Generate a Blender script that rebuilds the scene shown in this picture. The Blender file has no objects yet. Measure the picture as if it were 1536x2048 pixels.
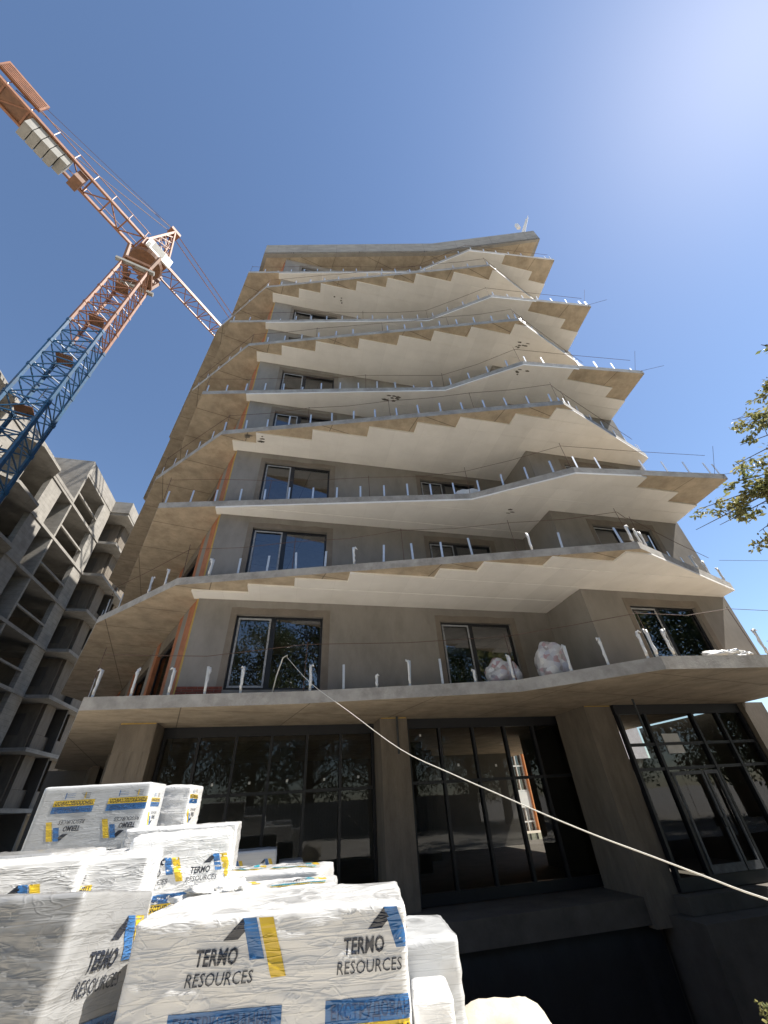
import bpy, bmesh, math, random
from mathutils import Vector, Matrix, noise
from mathutils.geometry import tessellate_polygon
rnd = random.Random(7)
SC = bpy.context.scene
COL = SC.collection

# ------------------------------------------------------------------ camera
cam_d = bpy.data.cameras.new('camera'); cam = bpy.data.objects.new('camera', cam_d); COL.objects.link(cam)
cam_d.sensor_fit = 'HORIZONTAL'; cam_d.sensor_width = 36.0; cam_d.lens = 18.047
cam_d.clip_start = 0.05; cam_d.clip_end = 5000
cam.matrix_world = Matrix(((0.99795174, 0.06397127, 0.0, 0), (0.03863724, -0.60274094, -0.79700095, 0),
                           (-0.05098516, 0.79536849, -0.60397804, 0), (0, 0, 0, 1)))
SC.camera = cam

# ------------------------------------------------------------------ sky, sun, exposure
SUN_AZ, SUN_EL = math.radians(86.5), math.radians(56.0)          # azimuth clockwise from +Y
W = bpy.data.worlds.new('World'); SC.world = W; W.use_nodes = True
wn = W.node_tree.nodes; wl = W.node_tree.links; wn.clear()
sky = wn.new('ShaderNodeTexSky'); sky.sky_type = 'NISHITA'; sky.sun_disc = False
sky.sun_elevation = SUN_EL; sky.sun_rotation = SUN_AZ
sky.altitude = 100; sky.air_density = 1.0; sky.dust_density = 0.2; sky.ozone_density = 3.0
bg = wn.new('ShaderNodeBackground'); bg.inputs['Strength'].default_value = 0.088
wo = wn.new('ShaderNodeOutputWorld')
wl.new(sky.outputs[0], bg.inputs[0]); wl.new(bg.outputs[0], wo.inputs[0])
sl = bpy.data.lights.new('sun', 'SUN'); sl.energy = 5.0; sl.angle = math.radians(0.5); sl.color = (1.0, 0.95, 0.87)
so = bpy.data.objects.new('sun', sl); COL.objects.link(so)
sdir = Vector((math.sin(SUN_AZ) * math.cos(SUN_EL), math.cos(SUN_AZ) * math.cos(SUN_EL), math.sin(SUN_EL)))
so.rotation_euler = (-sdir).to_track_quat('-Z', 'Y').to_euler(); so.location = sdir * 60
vs = SC.view_settings
vs.view_transform = 'Standard'; vs.look = 'None'; vs.gamma = 1.0; vs.exposure = 1.05; vs.use_curve_mapping = False
SC.cycles.max_bounces = 10; SC.cycles.diffuse_bounces = 5; SC.cycles.glossy_bounces = 4; SC.cycles.transparent_max_bounces = 16
SC.cycles.caustics_reflective = False; SC.cycles.caustics_refractive = False
GROUND = -1.7

# ------------------------------------------------------------------ facade frame
TH = math.radians(14.7); OX, OY = -5.37, 9.95
UX, UY = math.cos(TH), math.sin(TH); VX, VY = -UY, UX
def F(u, v, z=0.0): return Vector((OX + u * UX + v * VX, OY + u * UY + v * VY, z))
def toF(x, y): return ((x - OX) * UX + (y - OY) * UY, (x - OX) * VX + (y - OY) * VY)

# ------------------------------------------------------------------ materials
MATS = {}
def nm(m): return m.node_tree.nodes, m.node_tree.links
def mat(name, base, rough=0.8, var=0.18, scale=3.0, bump=0.15, bscale=25.0, metal=0.0, stain=None, stain_scale=0.6,
        stain_amt=0.5, seam=None, seam_rot=0.0, seam_col=0.6, seam_w=0.01, vseam=False, coat=0.0, spec=0.5, stretch=(1, 1, 1), trans=0.0):
    m = bpy.data.materials.new(name); m.use_nodes = True; n, l = nm(m); n.clear()
    out = n.new('ShaderNodeOutputMaterial'); p = n.new('ShaderNodeBsdfPrincipled'); l.new(p.outputs[0], out.inputs[0])
    p.inputs['Roughness'].default_value = rough; p.inputs['Metallic'].default_value = metal
    p.inputs['Specular IOR Level'].default_value = spec
    p.inputs['Coat Weight'].default_value = coat
    tc = n.new('ShaderNodeTexCoord'); mp = n.new('ShaderNodeMapping'); mp.inputs['Scale'].default_value = stretch
    l.new(tc.outputs['Object'], mp.inputs[0])
    n1 = n.new('ShaderNodeTexNoise'); n1.inputs['Scale'].default_value = scale; n1.inputs['Detail'].default_value = 8; n1.inputs['Roughness'].default_value = 0.65
    l.new(mp.outputs[0], n1.inputs['Vector'])
    mr = n.new('ShaderNodeMapRange'); mr.inputs[1].default_value = 0.3; mr.inputs[2].default_value = 0.7
    mr.inputs[3].default_value = 1 - var; mr.inputs[4].default_value = 1 + var
    l.new(n1.outputs[0], mr.inputs[0])
    mul = n.new('ShaderNodeMix'); mul.data_type = 'RGBA'; mul.blend_type = 'MULTIPLY'; mul.inputs[0].default_value = 1
    mul.inputs[6].default_value = (*base, 1); l.new(mr.outputs[0], mul.inputs[7])
    col = mul.outputs[2]
    if stain:
        n2 = n.new('ShaderNodeTexNoise'); n2.inputs['Scale'].default_value = stain_scale; n2.inputs['Detail'].default_value = 10; n2.inputs['Roughness'].default_value = 0.7
        l.new(mp.outputs[0], n2.inputs['Vector'])
        r2 = n.new('ShaderNodeMapRange'); r2.inputs[1].default_value = 0.48; r2.inputs[2].default_value = 0.68; r2.inputs[3].default_value = 0; r2.inputs[4].default_value = stain_amt
        l.new(n2.outputs[0], r2.inputs[0])
        mx = n.new('ShaderNodeMix'); mx.data_type = 'RGBA'; l.new(r2.outputs[0], mx.inputs[0]); l.new(col, mx.inputs[6]); mx.inputs[7].default_value = (*stain, 1)
        col = mx.outputs[2]
    if seam:
        mp2 = n.new('ShaderNodeMapping'); mp2.inputs['Rotation'].default_value = (0, 0, -seam_rot); l.new(tc.outputs['Object'], mp2.inputs[0])
        bk = n.new('ShaderNodeTexBrick'); bk.offset = 0.0; bk.inputs['Scale'].default_value = 1; bk.inputs['Brick Width'].default_value = seam[0]; bk.inputs['Row Height'].default_value = seam[1]
        bk.inputs['Mortar Size'].default_value = seam_w; bk.inputs['Mortar Smooth'].default_value = 0.3
        bk.inputs['Color1'].default_value = (1, 1, 1, 1); bk.inputs['Color2'].default_value = (0.93, 0.93, 0.93, 1); bk.inputs['Mortar'].default_value = (seam_col, seam_col, seam_col, 1)
        if vseam:
            sp_ = n.new('ShaderNodeSeparateXYZ'); l.new(mp2.outputs[0], sp_.inputs[0]); ad_ = n.new('ShaderNodeMath'); ad_.operation = 'ADD'; l.new(sp_.outputs[0], ad_.inputs[0]); l.new(sp_.outputs[1], ad_.inputs[1])
            cb_ = n.new('ShaderNodeCombineXYZ'); l.new(ad_.outputs[0], cb_.inputs[0]); l.new(sp_.outputs[2], cb_.inputs[1]); l.new(cb_.outputs[0], bk.inputs['Vector'])
        else: l.new(mp2.outputs[0], bk.inputs['Vector'])
        ms = n.new('ShaderNodeMix'); ms.data_type = 'RGBA'; ms.blend_type = 'MULTIPLY'; ms.inputs[0].default_value = 1
        l.new(col, ms.inputs[6]); l.new(bk.outputs[0], ms.inputs[7]); col = ms.outputs[2]
    l.new(col, p.inputs['Base Color'])
    if bump:
        n3 = n.new('ShaderNodeTexNoise'); n3.inputs['Scale'].default_value = bscale; n3.inputs['Detail'].default_value = 6
        l.new(mp.outputs[0], n3.inputs['Vector'])
        b = n.new('ShaderNodeBump'); b.inputs['Strength'].default_value = bump; b.inputs['Distance'].default_value = 0.02
        l.new(n3.outputs[0], b.inputs['Height']); l.new(b.outputs[0], p.inputs['Normal'])
    MATS[name] = m; return m

mat('concrete_soffit', (0.47, 0.39, 0.29), 0.85, 0.24, 1.8, 0.3, 18, stain=(0.29, 0.225, 0.155), stain_scale=1.6, stain_amt=0.6, seam=(2.7, 1.8), seam_rot=TH + .22, seam_col=0.42, seam_w=0.016)
mat('concrete_edge', (0.36, 0.34, 0.31), 0.9, 0.28, 2.2, 0.35, 30, stain=(0.17, 0.15, 0.13), stain_scale=1.6, stain_amt=0.6)
mat('concrete_raw', (0.33, 0.31, 0.278), 0.9, 0.2, 1.5, 0.3, 22, stain=(0.19, 0.175, 0.155), stain_scale=0.9, stain_amt=0.45, stretch=(1, 1, 1.5), seam=(1.5, .3), seam_rot=TH, seam_col=.72, seam_w=.012, vseam=True)
mat('concrete_warm', (0.185, 0.157, 0.126), 0.88, 0.2, 2.2, 0.25, 25, stain=(0.12, 0.1, 0.078), stain_scale=1.2, stain_amt=0.55, stretch=(2, 2, 0.6))
mat('plaster', (0.25, 0.232, 0.211), 0.92, 0.16, 1.1, 0.15, 60, stain=(0.155, 0.138, 0.12), stain_scale=1.0, stain_amt=0.5, stretch=(1, 1, .45))
mat('plaster_patch', (0.19, 0.162, 0.135), 0.92, 0.18, 2.2, 0.3, 40, stain=(0.14, 0.12, 0.1), stain_scale=1.5)
mat('foam_board', (0.87, 0.85, 0.82), 0.85, 0.05, 1.2, 0.05, 90, stain=(0.68, 0.65, 0.6), stain_scale=0.5, stain_amt=0.3, seam=(1.0, 4.0), seam_rot=TH, seam_col=0.86, seam_w=0.004)
mat('adhesive', (0.16, 0.145, 0.125), 0.95, 0.3, 6, 0.6, 30)
mat('brick_orange', (0.38, 0.15, 0.075), 0.9, 0.3, 5, 0.4, 40, stain=(0.3, 0.12, 0.06), stain_scale=2.5)
mat('brick_red', (0.2, 0.06, 0.04), 0.9, 0.3, 8, 0.4, 40)
mat('mustard', (0.42, 0.28, 0.07), 0.8, 0.2, 4, 0.2)
mat('galvanised', (0.66, 0.68, 0.7), 0.38, 0.12, 6, 0.1, 60, metal=0.6)
mat('film_white', (0.7, 0.695, 0.68), 0.4, 0.08, 6, 0.5, 30)
mat('rust_wire', (0.1, 0.055, 0.04), 0.7, 0.3, 8, 0.1)
mat('frame_black', (0.012, 0.013, 0.017), 0.4, 0.1, 4, 0.0)
mat('frame_white', (0.3, 0.31, 0.33), 0.5, 0.35, 9, 0.1)
mat('frame_grey', (0.1, 0.105, 0.115), 0.5, 0.4, 9, 0.1)
mat('dark_metal', (0.06, 0.065, 0.07), 0.45, 0.2, 5, 0.1, metal=0.5)
mat('membrane', (0.012, 0.013, 0.016), 0.6, 0.2, 3, 0.5, 12)
mat('soil', (0.055, 0.044, 0.035), 0.95, 0.3, 0.8, 0.8, 8, stain=(0.035, 0.028, 0.022), stain_scale=0.4)
mat('ground', (0.47, 0.43, 0.37), 0.95, 0.18, 0.7, 0.6, 14, stain=(0.3, 0.25, 0.19), stain_scale=0.25, stain_amt=0.5)
mat('yard', (0.54, 0.5, 0.435), 0.95, 0.2, 0.7, 0.8, 9, stain=(0.41, 0.37, 0.31), stain_scale=0.5, stain_amt=0.6)
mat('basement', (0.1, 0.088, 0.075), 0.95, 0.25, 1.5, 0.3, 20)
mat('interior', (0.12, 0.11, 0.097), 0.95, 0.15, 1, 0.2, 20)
mat('crane_orange', (0.25, 0.105, 0.05), 0.5, 0.2, 4, 0.1, 20, stain=(0.12, 0.055, 0.032), stain_scale=2.5, stain_amt=.8)
mat('crane_blue', (0.015, 0.075, 0.16), 0.45, 0.3, 4, 0.1, 20, stain=(.06, .07, .085), stain_scale=2.5, stain_amt=.6)
mat('crane_dark', (0.16, 0.075, 0.035), 0.6, 0.3, 4, 0.1, 20)
mat('crane_white', (0.75, 0.74, 0.72), 0.5, 0.1, 4, 0.0, stain=(0.5, 0.46, 0.4), stain_scale=2)
mat('counterweight', (0.27, 0.26, 0.235), 0.9, 0.15, 3, 0.2, 20)
mat('rope', (0.72, 0.68, 0.6), 0.8, 0.1, 20, 0.2, 200)
mat('bark', (0.12, 0.09, 0.065), 0.95, 0.3, 6, 0.6, 15, stretch=(1, 1, 0.3))
mat('fence', (0.2, 0.23, 0.27), 0.5, 0.1, 1, 0.0)
mat('wood', (0.42, 0.29, 0.16), 0.85, 0.25, 5, 0.3, 25, stretch=(1, 6, 6))
mat('far_orange', (0.72, 0.3, 0.12), 0.85, 0.08, 2, 0.0)
mat('far_white', (0.78, 0.78, 0.76), 0.7, 0.05, 2, 0.0)
mat('far_grey', (0.4, 0.38, 0.4), 0.85, 0.08, 2, 0.0)
mat('red_box', (0.35, 0.04, 0.04), 0.6, 0.2, 4, 0.0)
mat('green_sheet', (0.12, 0.3, 0.24), 0.6, 0.2, 4, 0.0)
mat('tarp_beige', (0.5, 0.45, 0.37), 0.8, 0.18, 3, .6, 10, stain=(0.36, 0.31, 0.24), stain_scale=3)
mat('tape_brown', (0.4, 0.22, 0.06), 0.3, 0.1, 8, 0.1)

def leaf_mat(name, c1, c2, tr=0.35):
    m = bpy.data.materials.new(name); m.use_nodes = True; n, l = nm(m); n.clear()
    out = n.new('ShaderNodeOutputMaterial'); d = n.new('ShaderNodeBsdfPrincipled'); t = n.new('ShaderNodeBsdfTranslucent'); mx = n.new('ShaderNodeMixShader')
    mx.inputs[0].default_value = tr; d.inputs['Roughness'].default_value = 0.45
    tc = n.new('ShaderNodeTexCoord'); nz = n.new('ShaderNodeTexNoise'); nz.inputs['Scale'].default_value = 2.3; nz.inputs['Detail'].default_value = 5
    l.new(tc.outputs['Object'], nz.inputs['Vector'])
    mr = n.new('ShaderNodeMapRange'); mr.inputs[1].default_value = 0.35; mr.inputs[2].default_value = 0.65; l.new(nz.outputs[0], mr.inputs[0])
    mc = n.new('ShaderNodeMix'); mc.data_type = 'RGBA'; mc.inputs[6].default_value = (*c1, 1); mc.inputs[7].default_value = (*c2, 1); l.new(mr.outputs[0], mc.inputs[0])
    l.new(mc.outputs[2], d.inputs['Base Color']); l.new(mc.outputs[2], t.inputs['Color'])
    l.new(d.outputs[0], mx.inputs[1]); l.new(t.outputs[0], mx.inputs[2]); l.new(mx.outputs[0], out.inputs[0]); MATS[name] = m
leaf_mat('leaf', (0.12, 0.145, 0.05), (0.32, 0.29, 0.12), .55)
leaf_mat('leaf_dark', (0.03, 0.055, 0.018), (0.085, 0.11, 0.035))

def glass_mat(name, tint, ior, extra=0.0):
    m = bpy.data.materials.new(name); m.use_nodes = True; n, l = nm(m); n.clear()
    out = n.new('ShaderNodeOutputMaterial'); t = n.new('ShaderNodeBsdfTransparent'); t.inputs[0].default_value = (*tint, 1)
    g = n.new('ShaderNodeBsdfGlossy'); g.inputs['Roughness'].default_value = 0.015; g.inputs[0].default_value = (0.92, 0.95, 1, 1)
    f = n.new('ShaderNodeFresnel'); f.inputs[0].default_value = ior
    tc = n.new('ShaderNodeTexCoord'); nz = n.new('ShaderNodeTexNoise'); nz.inputs['Scale'].default_value = 0.8; l.new(tc.outputs['Object'], nz.inputs['Vector'])
    b = n.new('ShaderNodeBump'); b.inputs['Strength'].default_value = 0.03; b.inputs['Distance'].default_value = 0.05; l.new(nz.outputs[0], b.inputs['Height'])
    l.new(b.outputs[0], g.inputs['Normal'])
    mx = n.new('ShaderNodeMixShader'); l.new(f.outputs[0], mx.inputs[0]); l.new(t.outputs[0], mx.inputs[1]); l.new(g.outputs[0], mx.inputs[2]); l.new(mx.outputs[0], out.inputs[0])
    MATS[name] = m
glass_mat('glass_up', (0.5, 0.52, 0.52), 2.3)
glass_mat('glass_low', (0.6, 0.61, 0.58), 1.45)

def pack_mat(name, base, lines=True, wr=0.35):
    m = bpy.data.materials.new(name); m.use_nodes = True; n, l = nm(m); n.clear()
    out = n.new('ShaderNodeOutputMaterial'); p = n.new('ShaderNodeBsdfPrincipled'); l.new(p.outputs[0], out.inputs[0])
    p.inputs['Roughness'].default_value = 0.3; p.inputs['Coat Weight'].default_value = 0.6; p.inputs['Coat Roughness'].default_value = 0.12
    tc = n.new('ShaderNodeTexCoord'); sx = n.new('ShaderNodeSeparateXYZ'); l.new(tc.outputs['Object'], sx.inputs[0])
    # the joints of the 5 cm boards show through the clear film
    fr = n.new('ShaderNodeMath'); fr.operation = 'PINGPONG'; fr.inputs[1].default_value = 0.03; l.new(sx.outputs[2], fr.inputs[0])
    ln = n.new('ShaderNodeMapRange'); ln.inputs[1].default_value = 0.0; ln.inputs[2].default_value = 0.0016; ln.inputs[3].default_value = 0.62 if lines else 0.95; ln.inputs[4].default_value = 1; l.new(fr.outputs[0], ln.inputs[0])
    nz = n.new('ShaderNodeTexNoise'); nz.inputs['Scale'].default_value = 2.5; nz.inputs['Detail'].default_value = 6; l.new(tc.outputs['Object'], nz.inputs['Vector'])
    mr = n.new('ShaderNodeMapRange'); mr.inputs[1].default_value = 0.3; mr.inputs[2].default_value = 0.7; mr.inputs[3].default_value = 0.88; mr.inputs[4].default_value = 1.06; l.new(nz.outputs[0], mr.inputs[0])
    ml = n.new('ShaderNodeMath'); ml.operation = 'MULTIPLY'; l.new(ln.outputs[0], ml.inputs[0]); l.new(mr.outputs[0], ml.inputs[1])
    mx = n.new('ShaderNodeMix'); mx.data_type = 'RGBA'; mx.blend_type = 'MULTIPLY'; mx.inputs[0].default_value = 1; mx.inputs[6].default_value = (*base, 1); l.new(ml.outputs[0], mx.inputs[7])
    l.new(mx.outputs[2], p.inputs['Base Color'])
    # film creases
    mp = n.new('ShaderNodeMapping'); mp.inputs['Scale'].default_value = (2.6, 2.6, 15); mp.inputs['Rotation'].default_value = (0.15, 0.3, 0); l.new(tc.outputs['Object'], mp.inputs[0])
    w1 = n.new('ShaderNodeTexNoise'); w1.inputs['Scale'].default_value = 1.6; w1.inputs['Detail'].default_value = 5; w1.inputs['Roughness'].default_value = 0.55; w1.inputs['Distortion'].default_value = 0.6; l.new(mp.outputs[0], w1.inputs['Vector'])
    def crease(scale, rot, width, amt):
        m_ = n.new('ShaderNodeMapping'); m_.inputs['Scale'].default_value = scale; m_.inputs['Rotation'].default_value = rot; l.new(tc.outputs['Object'], m_.inputs[0])
        z_ = n.new('ShaderNodeTexNoise'); z_.inputs['Scale'].default_value = 1.0; z_.inputs['Detail'].default_value = 3; z_.inputs['Distortion'].default_value = .5; l.new(m_.outputs[0], z_.inputs['Vector'])
        s_ = n.new('ShaderNodeMath'); s_.operation = 'SUBTRACT'; s_.inputs[1].default_value = .5; l.new(z_.outputs[0], s_.inputs[0])
        a_ = n.new('ShaderNodeMath'); a_.operation = 'ABSOLUTE'; l.new(s_.outputs[0], a_.inputs[0])
        r_ = n.new('ShaderNodeMapRange'); r_.interpolation_type = 'SMOOTHSTEP'; r_.inputs[1].default_value = 0; r_.inputs[2].default_value = width; r_.inputs[3].default_value = amt; r_.inputs[4].default_value = 0; l.new(a_.outputs[0], r_.inputs[0])
        return r_.outputs[0]
    c1 = crease((1.6, 1.6, 14), (0.1, .3, 0), .035, .5); c2 = crease((2.4, 2.4, 24), (.2, -.25, .2), .05, .3); c3 = crease((5, 5, 9), (.4, .7, .1), .03, .3)
    wf = n.new('ShaderNodeMath'); wf.operation = 'MULTIPLY'; wf.inputs[1].default_value = .55; l.new(w1.outputs[0], wf.inputs[0])
    ad = wf
    for c_ in (c1, c2, c3):
        q_ = n.new('ShaderNodeMath'); q_.operation = 'ADD'; l.new(ad.outputs[0], q_.inputs[0]); l.new(c_, q_.inputs[1]); ad = q_
    b = n.new('ShaderNodeBump'); b.inputs['Strength'].default_value = wr; b.inputs['Distance'].default_value = 0.02; l.new(ad.outputs[0], b.inputs['Height'])
    l.new(b.outputs[0], p.inputs['Normal']); l.new(b.outputs[0], p.inputs['Coat Normal'])
    MATS[name] = m
pack_mat('print_black', (0.02, 0.025, 0.04), False, 0.4)
pack_mat('print_blue', (0.045, 0.16, 0.39), False, 0.4)
pack_mat('print_deep', (0.025, 0.075, 0.2), False, 0.4)
pack_mat('print_yellow', (0.72, 0.5, 0.04), False, 0.4)
pack_mat('print_teal', (0.05, 0.35, 0.45), False, 0.4)
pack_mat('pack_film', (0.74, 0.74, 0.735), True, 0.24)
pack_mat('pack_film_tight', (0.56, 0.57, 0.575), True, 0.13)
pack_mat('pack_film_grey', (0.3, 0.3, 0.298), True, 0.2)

# ------------------------------------------------------------------ mesh helpers
class MB:
    def __init__(s): s.v = []; s.f = []
    def add(s, vs_, fs):
        b = len(s.v); s.v += [tuple(x) for x in vs_]; s.f += [tuple(i + b for i in f) for f in fs]; return s
    def hexa(s, a, b, c, d, e, f, g, h):      # bottom a,b,c,d  top e,f,g,h
        return s.add((a, b, c, d, e, f, g, h), ((0, 3, 2, 1), (4, 5, 6, 7), (0, 1, 5, 4), (1, 2, 6, 5), (2, 3, 7, 6), (3, 0, 4, 7)))
    def box(s, x0, x1, y0, y1, z0, z1):
        V = Vector
        return s.hexa(V((x0, y0, z0)), V((x1, y0, z0)), V((x1, y1, z0)), V((x0, y1, z0)), V((x0, y0, z1)), V((x1, y0, z1)), V((x1, y1, z1)), V((x0, y1, z1)))
    def fbox(s, u0, u1, v0, v1, z0, z1):      # box in the facade frame
        return s.hexa(F(u0, v0, z0), F(u1, v0, z0), F(u1, v1, z0), F(u0, v1, z0), F(u0, v0, z1), F(u1, v0, z1), F(u1, v1, z1), F(u0, v1, z1))
    def prism(s, poly, z0, z1):               # poly: list of (x, y) counter-clockwise or not
        n = len(poly); tri = tessellate_polygon([[Vector((p[0], p[1], 0)) for p in poly]])
        area = sum(poly[i][0] * poly[(i + 1) % n][1] - poly[(i + 1) % n][0] * poly[i][1] for i in range(n))
        vs_ = [(p[0], p[1], z0) for p in poly] + [(p[0], p[1], z1) for p in poly]; fs = []
        for t in tri:
            a, b, c = [Vector((poly[i][0], poly[i][1])) for i in t]
            up = (b - a).cross(c - a) > 0
            t = t if up else t[::-1]
            fs.append((t[2], t[1], t[0])); fs.append((t[0] + n, t[1] + n, t[2] + n))
        for i in range(n):
            j = (i + 1) % n
            fs.append((i, j, j + n, i + n) if area > 0 else (j, i, i + n, j + n))
        return s.add(vs_, fs)
    def bar(s, p, q, w, h=None, up=(0, 0, 1)):  # rectangular bar from p to q
        p = Vector(p); q = Vector(q); d = (q - p).normalized(); h = h or w; up = Vector(up)
        if abs(d.dot(up)) > 0.95: up = Vector((1, 0, 0))
        a = d.cross(up).normalized() * (w / 2); b = a.cross(d).normalized() * (h / 2)
        return s.hexa(p - a - b, p + a - b, p + a + b, p - a + b, q - a - b, q + a - b, q + a + b, q - a + b)
    def tube(s, pts, r, n=6, cap=True):
        pts = [Vector(p) for p in pts]; rs = r if isinstance(r, (list, tuple)) else [r] * len(pts)
        rings = []; a = None
        for i, p in enumerate(pts):
            d = (pts[min(i + 1, len(pts) - 1)] - pts[max(i - 1, 0)]).normalized()
            if a is None:
                a = d.cross(Vector((0.3, 0.2, 1)) if abs(d.z) < 0.9 else Vector((1, 0.1, 0))).normalized()
            else:
                a = (a - d * a.dot(d)).normalized()
            b = d.cross(a)
            rings.append([p + (a * math.cos(k * 2 * math.pi / n) + b * math.sin(k * 2 * math.pi / n)) * rs[i] for k in range(n)])
        vs_ = [x for rg in rings for x in rg]; fs = []
        for i in range(len(pts) - 1):
            for k in range(n):
                k2 = (k + 1) % n; fs.append((i * n + k, i * n + k2, (i + 1) * n + k2, (i + 1) * n + k))
        if cap: fs.append(tuple(range(n - 1, -1, -1))); fs.append(tuple(range((len(pts) - 1) * n, len(pts) * n)))
        return s.add(vs_, fs)
    def build(s, name, m, parent=None, smooth=False, local=False):
        me = bpy.data.meshes.new(name); me.from_pydata(s.v, [], s.f); me.update()
        if isinstance(m, str): m = MATS[m]
        me.materials.append(m)
        if smooth:
            me.polygons.foreach_set('use_smooth', [True] * len(me.polygons))
        o = bpy.data.objects.new(name, me); COL.objects.link(o)
        if parent is not None: attach(o, parent, local)
        return o

WORLDM = {}
def attach(o, parent, local=False):
    o.parent = parent
    if not local:
        o.matrix_parent_inverse = WORLDM.get(parent.name, Matrix.Identity(4)).inverted()
def thing(name, label, cat, loc=(0, 0, 0), rotz=0.0, group=None, tilt=None):
    o = bpy.data.objects.new(name, None); COL.objects.link(o); o.empty_display_size = 0.2
    o.location = loc; o.rotation_euler = (tilt[0] if tilt else 0, tilt[1] if tilt else 0, rotz)
    WORLDM[o.name] = Matrix.Translation(Vector(loc)) @ o.rotation_euler.to_matrix().to_4x4()
    o['label'] = label; o['category'] = cat
    if group: o['group'] = group
    return o
def tag(o, label, cat, group=None):
    o['label'] = label; o['category'] = cat
    if group: o['group'] = group
    return o
def struct(o): o['kind'] = 'structure'; return o

def clip_rect(poly, u0, u1, v0, v1):          # polygon in (u, v) cut by a rectangle
    def cut(ps, ax, lim, keep_less):
        out = []
        for i in range(len(ps)):
            a, b = ps[i], ps[(i + 1) % len(ps)]
            ia = (a[ax] <= lim) if keep_less else (a[ax] >= lim); ib = (b[ax] <= lim) if keep_less else (b[ax] >= lim)
            if ia: out.append(a)
            if ia != ib:
                t = (lim - a[ax]) / (b[ax] - a[ax]); out.append((a[0] + t * (b[0] - a[0]), a[1] + t * (b[1] - a[1])))
        return out
    for ax, lim, less in ((0, u0, False), (0, u1, True), (1, v0, False), (1, v1, True)):
        if not poly: return []
        poly = cut(poly, ax, lim, less)
    clean = []
    for p in poly:
        if not clean or (abs(p[0] - clean[-1][0]) + abs(p[1] - clean[-1][1])) > 1e-4: clean.append(p)
    if len(clean) > 1 and (abs(clean[0][0] - clean[-1][0]) + abs(clean[0][1] - clean[-1][1])) < 1e-4: clean.pop()
    return clean if len(clean) > 2 else []

# ================================================================== SETTING: ground and pit
PU0, PU1, PV0 = 4.3, 34.0, -6.6               # the open pit before the basement wall (facade frame)
g = MB()
def gq(u0, u1, v0, v1):
    n_u = max(1, int((u1 - u0) / 60)); 
    g.add([F(u0, v0, GROUND), F(u1, v0, GROUND), F(u1, v1, GROUND), F(u0, v1, GROUND)], [(0, 1, 2, 3)])
gq(-900, 900, -900, PV0); gq(-900, PU0, PV0, -0.2); gq(PU1, 900, PV0, -0.2); gq(-900, -0.6, -0.2, 1.75)
gq(PU1, 900, -0.2, 900); gq(-900, PU1, 14.5, 900); gq(-900, -8.0, 1.75, 14.5); gq(17.4, PU1, 0.1, 14.5)
struct(g.build('ground', 'ground'))
y_ = MB(); yp = [F(PU0 - .02, PV0, 0), F(PU1, PV0, 0), F(PU1, -10, 0)] + [Vector((16 * math.sin(a_), 6.5 - 15 * math.cos(a_) + .9 * noise.noise((a_ * 5, 0, 0)), 0)) for a_ in [1.3 - i * .19 for i in range(16)]] + [F(-9, 1.6, 0), F(-.7, 1.6, 0), F(-.7, -.25, 0), F(PU0 - .02, -.25, 0)]
y_.prism([tuple(q.xy) for q in yp], GROUND - .2, GROUND + .004); struct(y_.build('yard', 'yard'))
p = MB(); PZ = -5.4
p.add([F(PU0, PV0, PZ), F(PU1, PV0, PZ), F(PU1, 0.1, PZ), F(PU0, 0.1, PZ)], [(0, 1, 2, 3)])
p.add([F(PU0, PV0, PZ), F(PU1, PV0, PZ), F(PU1, PV0, GROUND), F(PU0, PV0, GROUND)], [(3, 2, 1, 0)])
p.add([F(PU0, PV0, PZ), F(PU0, 0.1, PZ), F(PU0, 0.1, GROUND), F(PU0, PV0, GROUND)], [(0, 1, 2, 3)])
p.add([F(PU1, PV0, PZ), F(PU1, 0.1, PZ), F(PU1, 0.1, GROUND), F(PU1, PV0, GROUND)], [(3, 2, 1, 0)])
struct(p.build('pit', 'soil'))

# ================================================================== MAIN BUILDING
Z1, HF = 1.96, 3.0
def zs(k): return Z1 + HF * (k - 1)           # soffit of slab k
DEP = 26.0
A_f = [toF(*q) for q in [(-7.26, 9.52), (2.95, 10.07), (6.05, 9.08), (11.4, 9.9), (10.99, 12.27)]]
B_f = [toF(*q) for q in [(-9.21, 11.35), (-5.70, 9.2), (6.62, 8.83), (7.24, 9.25), (11.13, 11.85), (11.05, 12.32)]]
R_f = [toF(*q) for q in [(-6.74, 9.57), (4.48, 10.09), (11.35, 9.72), (11.2, 10.75)]]
S1_f = [toF(*q) for q in [(-6.9, 9.02), (-2.2, 9.75), (2.95, 9.98), (5.72, 8.68), (8.3, 9.12), (12.2, 9.95), (11.9, 12.6)]]
def full(front, left_dir, right=16.62):
    u0, v0 = front[0]; k = (11.6 - v0) / left_dir[1]
    return front + [(right, front[-1][1] + 0.35), (right, DEP), (-5.0, DEP), (u0 + k * left_dir[0], 11.6)]
A_P = full(A_f, (-0.391, 0.919)); B_P = full(B_f, (-0.434, 0.901)); R_P = full(R_f, (-0.3, 0.95)); S1_P = full(S1_f, (-0.391, 0.919))
def world_poly(pf): return [tuple(F(a, b).xy) for a, b in pf]

house = thing('apartment_tower', 'unfinished ten storey tower with jagged fanning concrete balconies and white foam soffits', 'building', F(5, 5, GROUND))
TSL = 0.22

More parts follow.
